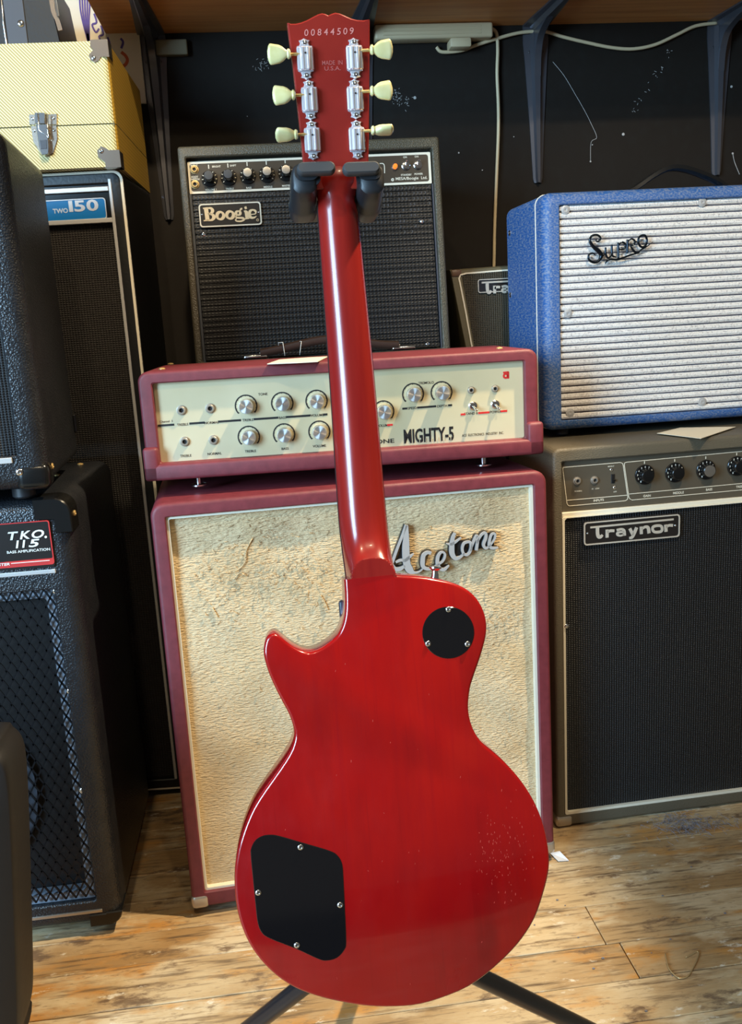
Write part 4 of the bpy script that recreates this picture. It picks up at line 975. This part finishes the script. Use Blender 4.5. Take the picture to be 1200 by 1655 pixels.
lp([(270, 915), (312, 912), (316, 968), (276, 972)], -.0148, -.014, 'latch_window', lb_, M['steel_blue'])
bm = BM(); tube(bm, [(LX(*p)[0], -.013, LX(*p)[1]) for p in ((314, 742), (318, 860), (328, 905), (310, 880), (262, 850), (255, 742))], .0013, 6); obj('latch_wire', bm, M['chrome'], la, True)
for q, par in (((212, 768), la), ((346, 765), la), ((222, 845), lb_), ((350, 842), lb_)): c = LX(*q); screw(par, 'screw', (c[0], -.003, c[1]), .003)

# black case on the tweed one
r = thing('black_case', 'black case with chrome edges at the top left corner, on tweed case', 'case', (0, 0, 0), 0)
r.location = (-.90, 1.99, 1.366+.2275+.0); f = Frame(r)
xr = f(97, 54)[0]; W_ = xr; H_ = .16; D_ = .26
bm = BM(); pts = [(0, 0), (W_, 0), (W_-.018, H_), (0, H_)]; loft(bm, [[(x, y, z) for x, z in inset(pts, e)] for y, e in ((D_, 0), (.004, 0), (0, .004))]); obj('case_body', bm, M['black_smooth'], r)
x1 = f(42, 40)[0]; bm = BM(); box(bm, f(10, 40)[0], x1, -.0025, 0, .004, H_-.01, .001); pb2 = obj('side_panel', bm, M['steel_blue'], r)
c = f(33.5, 38, -.0025); screw(pb2, 'screw', (c[0], -.0025, c[1]), .0065)
bm = BM(); tube(bm, [(f(2, -20)[0], -.002, H_), (f(4, 20)[0], -.002, .06), (f(8, 45)[0], -.002, .012), (f(20, 54)[0], -.002, .003), (W_-.03, -.002, .003)], .0026, 8); obj('edge_trim', bm, M['chrome'], r, True)
bm = BM(); ribbon(bm, [f(82, -10, 0), f(87, 20, 0), f(93, 33, 0), f(98, 50, 0)], .008, -.004, .001); cr = obj('chrome_corner', bm, M['tweed_metal'], r)
bm = BM(); ribbon(bm, [f(88, -10, 0), f(92, 10, 0), f(95, 28, 0)], .004, -.008, -.003); obj('clasp', bm, M['chrome'], cr)

# dark padded case bottom left
r = thing('padded_case', 'plain dark padded case with rounded corners in the bottom left corner', 'case', (0, 1.165, 0), 0)
f = Frame(r); dp = .10
o2 = [f(x, y, dp) for x, y in ((-170, 1222), (-120, 1212), (0, 1199), (18, 1206), (32, 1220), (39, 1245), (43, 1300), (46, 1392), (49, 1514), (50.5, 1600), (49, 1632), (42, 1655), (30, 1668), (-170, 1690))]
o2 = catmull(o2, 3, True); x0_ = sum(p[0] for p in o2)/len(o2); zmn = min(p[1] for p in o2)
o2 = [(x-x0_+.011, z-zmn+.001) for x, z in o2]; r.location = (x0_, 1.165, max(zmn, 0)); 
cz0 = sum(p[1] for p in o2)/len(o2); cx0 = sum(p[0] for p in o2)/len(o2)
bm = BM(); loft(bm, [[(cx0+(x-cx0)*k, y, cz0+(z-cz0)*k2) for x, z in o2] for y, k, k2 in ((dp, .90, .96), (dp-.010, .97, .99), (dp-.025, 1, 1), (.025, 1, 1), (.012, .985, .995), (.004, .95, .98), (0, .90, .96))])
obj('case_shell', bm, M['bag'], r, True)

# ================================================================ the guitar, seen from behind
LEAN = 12.4; th = math.radians(LEAN)
gb = hit(640, 1629, CO+D*.94, V(0, math.cos(th), -math.sin(th)))
G = thing('electric_guitar', 'cherry red single-cutaway electric guitar seen from behind, hanging on stand', 'guitar', tuple(gb), 0, LEAN)
f = Frame(G)
OUT = [(557, 937), (558.5, 960), (558.5, 985), (556, 1003), (551, 1018), (543, 1030), (530, 1041), (517, 1049), (503, 1054), (488, 1052), (471, 1043), (457, 1032), (449, 1026), (441, 1024), (433, 1029), (428.5, 1038), (426.5, 1052), (428, 1066), (434, 1086), (441, 1103), (449, 1120), (458, 1137), (467, 1154), (473, 1170), (476, 1184), (475, 1198), (469, 1215), (457, 1235), (441, 1258), (424, 1282), (408, 1308), (395, 1338), (385, 1371), (379.5, 1405), (379.5, 1440), (383, 1470), (391, 1500), (403, 1527), (421, 1553), (446, 1578), (475, 1597), (510, 1611), (550, 1621), (595, 1628), (640, 1629), (680, 1625), (720, 1613), (757, 1597), (790, 1574), (820, 1547), (845, 1519), (866, 1485), (880, 1445), (888, 1412), (889.5, 1388), (886, 1360), (879, 1331), (868, 1303), (854, 1278), (838, 1256), (820, 1236), (800, 1218), (782, 1203), (770, 1187), (762, 1168), (758.5, 1148), (759, 1130), (762, 1110), (769, 1088), (778, 1062), (786.5, 1030), (787.5, 1008), (783, 988), (772, 968), (756, 953), (735, 943), (710, 937), (690, 933.5), (665, 931), (648, 930), (635, 929)]
curve_ = catmull(OUT, 3)
pts = [f(*p) for p in curve_]
def gl(d, y):
    q = inset(pts, d); n = len(q)
    q[0] = (pts[0][0]+d, pts[0][1]); q[-1] = (pts[-1][0], pts[-1][1]); return [(x, y, z) for x, z in q]
bm = BM()
loft(bm, [gl(.0034, 0), gl(.0018, .0005), gl(.0006, .0018), gl(0, .0040), gl(0, .046), gl(.001, .0495), gl(.006, .0525), gl(.02, .056)])
body = obj('body', bm, M['guitar'], G, 40)
z_j = (f(557, 937)[1]+f(635, 929)[1])/2
# neck with heel, tapering shaft and flare into the headstock
ROWS = [(497, 591, 272, .0128), (501, 588, 287, .0104), (507, 583, 301, .0108), (513.5, 574.5, 323, .0160), (514.5, 579, 347, .0175), (519.5, 586.5, 420, .0205), (534, 606, 620, .0300), (547, 623.5, 820, .0390), (553, 630, 880, .0418), (559.5, 637, 931, .0440), (561, 639, 960, .0450)]
rows = []
for xl, xr, py, wf in ROWS:
    a, b = f(xl, py, wf), f(xr, py, wf); rows.append(((a[1]+b[1])/2, a[0], b[0], wf))
zn = rows[3][0]; rows = catmull(rows, 8)
bm = BM(); NT_ = 36; vr = []
fine = []
for a, b in zip(rows, rows[1:]):
    k = 1 if a[0] > z_j+.07 else 5
    for j in range(k): fine.append(tuple(a[i]+(b[i]-a[i])*j/k for i in range(4)))
fine.append(rows[-1])
for z, xl, xr, wf in fine:
    s = max(z-z_j, 0); T = .0175+.0055*max(-.3, min(1, (zn-z)/.35))+.052*math.exp(-s/.0195); ex = 2.15+3.5*math.exp(-s/.03)
    row = []
    for i in range(NT_+1):
        t = -1+2*i/NT_; t = math.sin(t*math.pi/2)
        w_ = wf-T*(max(0, 1-abs(t)**ex))**.62
        row.append(bm.verts.new(((xl+xr)/2+(xr-xl)/2*t, max(w_, .0003) if s < .1 else w_, z)))
    vr.append(row)
for a, b in zip(vr, vr[1:]):
    for i in range(NT_): bm.faces.new((a[i], a[i+1], b[i+1], b[i]))
    bm.faces.new((a[NT_], a[0], b[0], b[NT_]))
bm.faces.new(vr[0]); bm.faces.new(vr[-1])
nk = obj('neck', bm, M['neck'], G, 24)
bm = BM(); z_end = f(556, 1003, .05)[1]
fbr = [q_ for q_ in rows if q_[0] <= zn+.001][:-1]+[(z_end, rows[-1][1]+.0006, rows[-1][2]+.001, .0478)]
loft(bm, [[(xl-.0009, wf, z), (xr+.0004, wf, z), (xr-.001, wf+.0055, z), (xl+.0004, wf+.0055, z)] for z, xl, xr, wf in fbr])
obj('fingerboard', bm, M['rosewood'], G, 30)
# front hardware, glimpsed past the cutaway
a = f(550, 994, .055); bm = BM(); box(bm, a[0]-.0005, a[0]+.080, .048, .062, a[1]-.018, a[1]+.016, .003); obj('pickup', bm, mat('pickup_dark', srgb(40, 46, 60), .3), G, 40)
# headstock: tilted back towards the camera
TA = math.radians(15.5); w0 = .0010
Hm = Matrix.Translation((0, w0, zn+.004)) @ Matrix.Rotation(TA, 4, 'X')
class HF(Frame):
    def __init__(s): s.m = f.m @ Hm; s.i = s.m.inverted(); s.n = s.m.to_3x3() @ V(0, 1, 0)
h = HF()
HO = [(509, 306), (507, 300), (498, 284), (491, 268), (487.5, 230), (481, 170), (473, 100), (467.5, 60), (464.5, 36.5), (470, 38), (478, 38), (487, 36), (497, 32), (508, 26), (515, 22.5), (521, 21), (526, 22), (531, 24.5), (536, 22), (542.5, 20), (550, 21.5), (558, 25), (568, 29.5), (578, 32), (588, 32.5), (598, 31), (598, 60), (597.5, 120), (597, 180), (596.5, 230), (596, 262), (593, 280), (585, 298), (583, 305)]
hp = [h(*p) for p in HO]
bm = BM(); rprism(bm, hp, 0, .0135, .0012)
def hobj(name, bm, m, parent, sm=False, label=None):
    o = obj(name, bm, m, parent, sm, label=label); o.data.transform(Hm); return o
hs = hobj('headstock', bm, M['head_lacquer'], G, 30)
bm = BM(); loft(bm, [[(x, .0135, z) for x, z in inset(hp, .0003)], [(x, .0155, z) for x, z in inset(hp, .0003)]]); hobj('headstock_veneer', bm, M['plastic'], hs)
bm = BM()
a, b = h(492.5, 57.5), h(571, 54.5)
for i, ch in enumerate('00844509'):
    t = i/7; text_into(bm, ch, a[0]+(b[0]-a[0])*t*.935, a[1]+(b[1]-a[1])*t-.0004, -.0003, .0060, .0040, 'L', .005, .12)
hobj('serial_number', bm, M['stamp'], hs)
bm = BM(); c = h(537.5, 103); text_into(bm, 'MADE  IN', c[0], c[1]-.001, -.0003, .0040, .0205, 'C', .004); c = h(538, 112); text_into(bm, 'U.S.A.', c[0], c[1]-.001, -.0003, .0038, .0165, 'C', .004)
hobj('stamped_lettering', bm, mat('faint_stamp', srgb(172, 84, 78), .6), hs)
def tuner(px, py, side, bpx, bpy, tilt, lab=None):
    cx_, cz_ = h(px, py, -.006); sx = -1 if side == 'L' else 1
    bx, bz = h(bpx, bpy, -.008)
    bm = BM()   # stamped housing: long dome with fluted sides
    w_, l_ = .0082, .0108
    prof = [(-w_, 0), (-w_, -.0035), (-w_*.86, -.0055), (-w_*.62, -.0056), (-w_*.5, -.0072), (-w_*.4, -.0086), (-w_*.24, -.0086), (-w_*.18, -.0078), (w_*.18, -.0078), (w_*.24, -.0086), (w_*.4, -.0086), (w_*.5, -.0072), (w_*.62, -.0056), (w_*.86, -.0055), (w_, -.0035), (w_, 0)]
    loft(bm, [[(cx_+x*k, y*kk-.0006, cz_+z) for x, y in prof] for z, k, kk in ((-l_, .9, .75), (-l_+.001, 1, .96), (l_-.001, 1, .96), (l_, .9, .75))])
    t = hobj('tuning_machine', bm, M['tuner'], G, 25)
    for s in (1, -1):
        bm = BM(); zz = cz_+s*(l_+.0005)
        star = [(-.0078, 0), (-.0050, .0020), (-.0042, .0042), (-.0054, .0064), (-.0026, .0070), (0, .0084), (.0026, .0070), (.0054, .0064), (.0042, .0042), (.0050, .0020), (.0078, 0)]
        rprism(bm, [(cx_+x, zz+s*(z-.0008)) for x, z in star], -.0030, .0, .0010)
        hobj('mounting_tab', bm, M['tuner'], t, 30)
        screw_c = (cx_, -.0030, zz+s*.0036); bm = BM(); lathe(bm, [(.0023, 0), (.002, .0009), (.0008, .0013), (0, .0008)], screw_c, (0, -1, 0), 14); hobj('screw', bm, M['chrome'], t, 40)
    bm = BM(); lathe(bm, [(.0009, 0), (.0009, .0004)], (cx_, -.0083, cz_+.0045), (0, -1, 0), 10); hobj('oil_hole', bm, M['ink'], t)
    zc = bz; bm = BM(); tube(bm, [(cx_, -.0045, zc), (cx_+sx*.012, -.0045, zc), (bx-sx*.008, -.0048, bz)], .0016, 10); hobj('tuner_shaft', bm, M['gold_pipe'], t, True)
    # tulip button: collar then a flaring keystone
    sec = [(-.0118, .0030, .0030), (-.0108, .0046, .0040), (-.0092, .0048, .0042), (-.0082, .0034, .0034), (-.0070, .0042, .0038), (-.0040, .0068, .0042), (-.0005, .0084, .0040), (.0035, .0090, .0036), (.0070, .0096, .0034), (.0085, .0094, .0033), (.0098, .0076, .0028), (.0110, .0030, .0020)]
    bm = BM(); ct, st_ = math.cos(tilt), math.sin(tilt); lps = []
    for u, hz, hy in sec:
        lp_ = []
        for k in range(20):
            a = 2*math.pi*k/20; e = .72
            q = math.copysign(abs(math.cos(a))**e, math.cos(a))*hz; p = math.copysign(abs(math.sin(a))**e, math.sin(a))*hy
            lp_.append((bx+sx*u, -.0065+p*ct-q*st_, bz+p*st_+q*ct))
        lps.append(lp_)
    loft(bm, lps); hobj('tuning_button', bm, M['button'], t, 50)
tuner(494, 94, 'L', 450.5, 87, .1); tuner(501, 160.5, 'L', 458.5, 153.5, -.15); tuner(505.5, 226, 'L', 463, 217.5, .98)
tuner(574, 93, 'R', 617.5, 79.5, .1); tuner(575, 159, 'R', 617.5, 146, -.1); tuner(578, 225, 'R', 619, 210, 1.25)
# cover plates
def plate(name, pp, scr, sub=None):
    q = [f(*p) for p in pp]; bm = BM(); rprism(bm, q, -.0007, .0006, .0006); p = obj(name, bm, M['cover'], G, 30)
    for s in scr: c = f(*s); screw(p, 'screw', (c[0], -.0007, c[1]), .0030, h=.0014)
CP = [(405.5, 1383), (406.5, 1370), (413, 1358), (424, 1351), (437, 1349), (452, 1351), (490, 1362), (532, 1374.5), (546, 1382.7), (553.5, 1397), (555.5, 1420), (557.5, 1460), (560, 1520), (557, 1535), (545, 1548), (529, 1552.5), (515, 1550), (480, 1534), (437, 1517), (423, 1507), (416.5, 1490), (413.5, 1465), (409.5, 1425)]
plate('control_cover', catmull(CP, 4, True), [(486, 1368.7), (417.6, 1442), (550, 1462), (480, 1527)])
plate('switch_cover', [(725+42*math.cos(2*math.pi*k/56), 1022.5-42*math.sin(2*math.pi*k/56)) for k in range(56)], [(724.9, 984.7), (692, 1040), (755.9, 1040.7)])
c = f(703, 932, .024); bm = BM(); lathe(bm, [(.0045, -.003), (.004, .003), (.0033, .0055), (.0035, .0075), (.0068, .010), (.0068, .0115), (.004, .0125), (0, .0125)], (c[0], .024, c[1]-.001), (.12, 0, 1), 20); obj('strap_button', bm, M['chrome'], G, 40)
# nicks in the lacquer
bm = BM(); rr = random.Random(11)
for k in range(150):
    x, y = (rr.gauss(815, 22), rr.gauss(1375, 42)) if k < 110 else (rr.uniform(440, 860), rr.uniform(1060, 1590))
    if not (430 < x < 872 and 1050 < y < 1600) or (400 < x < 565 and 1340 < y < 1560) or (y < 1250 and not 480 < x < 750): continue
    a, b = f(x, y), f(x+rr.uniform(-1, 1), y+rr.uniform(1, 4)); q = rr.uniform(.00012, .0004)
    bm.faces.new([bm.verts.new(v) for v in ((a[0]-q, -.0001, a[1]), (a[0]+q, -.0001, a[1]), (b[0]+q, -.0001, b[1]), (b[0]-q, -.0001, b[1]))])
obj('lacquer_nicks', bm, mat('nick', srgb(190, 62, 50), .5), body, kind='stuff')

# ================================================================ guitar stand
pt0, pb0 = f(545, 340, .088), f(611, 1500, .088)
top_w, bot_w = f.m @ V(pt0[0], .088, pt0[1]), f.m @ V(pb0[0], .088, pb0[1])
base = Vector((bot_w.x, bot_w.y+.02, 0))
S = thing('guitar_stand', 'black tripod guitar stand whose padded yoke holds the red guitar neck', 'guitar stand', tuple(base))
def sobj(name, bm, m, sm=40, parent=None):
    o = obj(name, bm, m, parent or S, sm); o.data.transform(Matrix.Translation(-base)); return o
bm = BM(); tube(bm, [top_w, top_w.lerp(bot_w, .5)], .0095, 16); sobj('upper_pole', bm, M['leg'])
bm = BM(); tube(bm, [top_w.lerp(bot_w, .48), bot_w], .0125, 16); sobj('lower_pole', bm, M['leg'])
bm = BM(); d_ = (bot_w-top_w).normalized(); tube(bm, [bot_w-d_*.03, bot_w-d_*.028, bot_w+d_*.03, bot_w+d_*.032], [.014, .022, .022, .014], 18); sobj('leg_hub', bm, M['plastic'])
rr0 = .0115
for q in ((322, 1725), (1000, 1687)):
    e = on_floor(*q, .012); s = e.lerp(bot_w, 1.0)
    bm = BM(); tube(bm, [s, e], rr0, 16); lg = sobj('leg', bm, M['leg'])
    bm = BM(); dd = (e-s).normalized(); tube(bm, [e-dd*.05, e-dd*.048, e+dd*.004], [.0118, .0145, .0138], 14); sobj('rubber_foot', bm, M['foam'], 40, lg)
e = Vector((base.x+.06, 1.43, .012)); bm = BM(); tube(bm, [bot_w, e], rr0, 16); lg = sobj('leg', bm, M['leg'])
bm = BM(); tube(bm, [e+(bot_w-e).normalized()*.05, e], [.0145, .0138], 14); sobj('rubber_foot', bm, M['foam'], 40, lg)
def gtr(o):
    o.data.transform(Matrix.Translation(-base) @ f.m); return o
# yoke: back plate, two padded arms and their rubber locks
a, b = f(478, 336, .07), f(606, 336, .07)
bm = BM(); prism(bm, rrect(a[0], b[0], a[1]-.012, a[1]+.012, .010), .045, .085); yk = gtr(obj('yoke', bm, M['foam'], S, 40))
for (xa, xb, za_, zb_, la_, lb_) in ((471.5, 510, 276, 330, 467.5, 514), (578, 616, 276, 330, 577, 614.5)):
    a, b = f(xa, zb_, .005), f(xb, za_, .005)
    bm = BM(); loft(bm, [[(x, y, z) for x, z in rrect(a[0]+e, b[0]-e, a[1]+e+dz, b[1]-e+dz, .0115, 6)] for y, e, dz in ((-.022, .004, 0), (-.019, .001, 0), (.004, 0, 0), (.03, 0, -.004))])
    arm = gtr(obj('padded_arm', bm, M['foam'], S, 45))
    a, b = f(la_, 355, .05), f(lb_, 318, .05)
    bm = BM(); loft(bm, [[(x, y, z) for x, z in rrect(a[0]+e, b[0]-e, a[1]+e, b[1]-e, .014, 6)] for y, e in ((.022, .006), (.028, .001), (.045, 0), (.07, .002))])
    gtr(obj('arm_collar', bm, M['foam'], arm, 45))
for (xa, xb) in ((480.5, 542), (554, 614)):
    a, b = f(xa, 283, -.028), f(xb, 263.5, -.028)
    zz0, zz1 = min(a[1], b[1]), max(a[1], b[1]); zc = (zz0+zz1)/2; hh_ = .0064
    left = xa < 500
    bm = BM(); loft(bm, [[(x, y, z) for x, z in rrect(a[0]+e, b[0]-e, zc-hh_+e, zc+hh_-e, .0064, 6)] for y, e in ((-.034, .002), (-.0325, .0006), (-.028, 0), (-.024, .0005))])
    lk = gtr(obj('neck_lock', bm, M['rubber'], S, 45, label='grey rubber neck lock'))
    xo = a[0] if left else b[0]; sx = 1 if left else -1
    bm = BM()
    for k, (y, rr_) in enumerate(((-.024, .0095), (-.020, .0115))):
        x0_, x1_ = sorted((xo-sx*.002, xo+sx*(.022+.002*k)))
        prism(bm, rrect(x0_, x1_, zc-rr_-.002*k, zc+rr_*.72, .008, 6), y, y+.0035)
    gtr(obj('lock_layer', bm, M['foam'], lk, 40))

# ================================================================ small things on the floor
bm = BM(); tube(bm, [on_floor(*p, .002) for p in catmull([(1076, 1541.5), (1078, 1552), (1083, 1567), (1095, 1579), (1103, 1581), (1113, 1577), (1121, 1564), (1127, 1552), (1130, 1541), (1127, 1538), (1120, 1542), (1109, 1547)], 5)], .0011, 8)
tag(obj('wire_scrap', bm, mat('brass_wire', srgb(206, 178, 130), .3, .6), None, True), 'thin bent brass-coloured wire hook lying on the floorboards at lower right', 'wire')
bm = BM(); q = [on_floor(890, 1380, 0), on_floor(905, 1381, 0), on_floor(920, 1392, 0), on_floor(903, 1393, 0)]
loft(bm, [[p+V(0, 0, .001+(.006 if i == 1 else 0)) for i, p in enumerate(q)], [p+V(0, 0, .0018+(.006 if i == 1 else 0)) for i, p in enumerate(q)]])
tag(obj('plastic_scrap', bm, mat('scrap_white', srgb(224, 224, 226), .3)), 'white torn scrap on floor beside right foot corner of burgundy cabinet', 'scrap')
bm = BM(); rr = random.Random(2)
for k in range(340):
    c = on_floor(rr.gauss(1115, 32), rr.gauss(1334, 9), 0); a = rr.uniform(0, 6.28); L_ = rr.uniform(.004, .018); z = rr.uniform(.0006, .006)
    tube(bm, [c+V(0, 0, z), c+V(math.cos(a)*L_*.5, math.sin(a)*L_*.5, z+.002), c+V(math.cos(a+.6)*L_, math.sin(a+.6)*L_, max(z-.002, .0006))], .00035, 3)
for k in range(16):
    c = on_floor(rr.uniform(760, 1190), rr.uniform(1395, 1640), 0); q = rr.uniform(.0008, .0022); box(bm, c.x-q, c.x+q, c.y-q*.7, c.y+q*.7, .0004, .0012)
tag(obj('dust_fluff', bm, M['dust']), 'grey dust fluff and crumbs on the boards before the brown-black amplifier', 'dust', kind='stuff')

# origins of single-mesh things to their base
bpy.context.view_layer.update()
for o in [x for x in COL.objects if x.type == 'MESH' and x.parent is None and 'category' in x.keys()]:
    if o.location.length > 1e-6: continue
    co = [v.co for v in o.data.vertices]; c = Vector(((min(v.x for v in co)+max(v.x for v in co))/2, (min(v.y for v in co)+max(v.y for v in co))/2, min(v.z for v in co)))
    T_ = Matrix.Translation(-c); o.data.transform(T_); o.location = c
    for ch in o.children: ch.data.transform(T_)
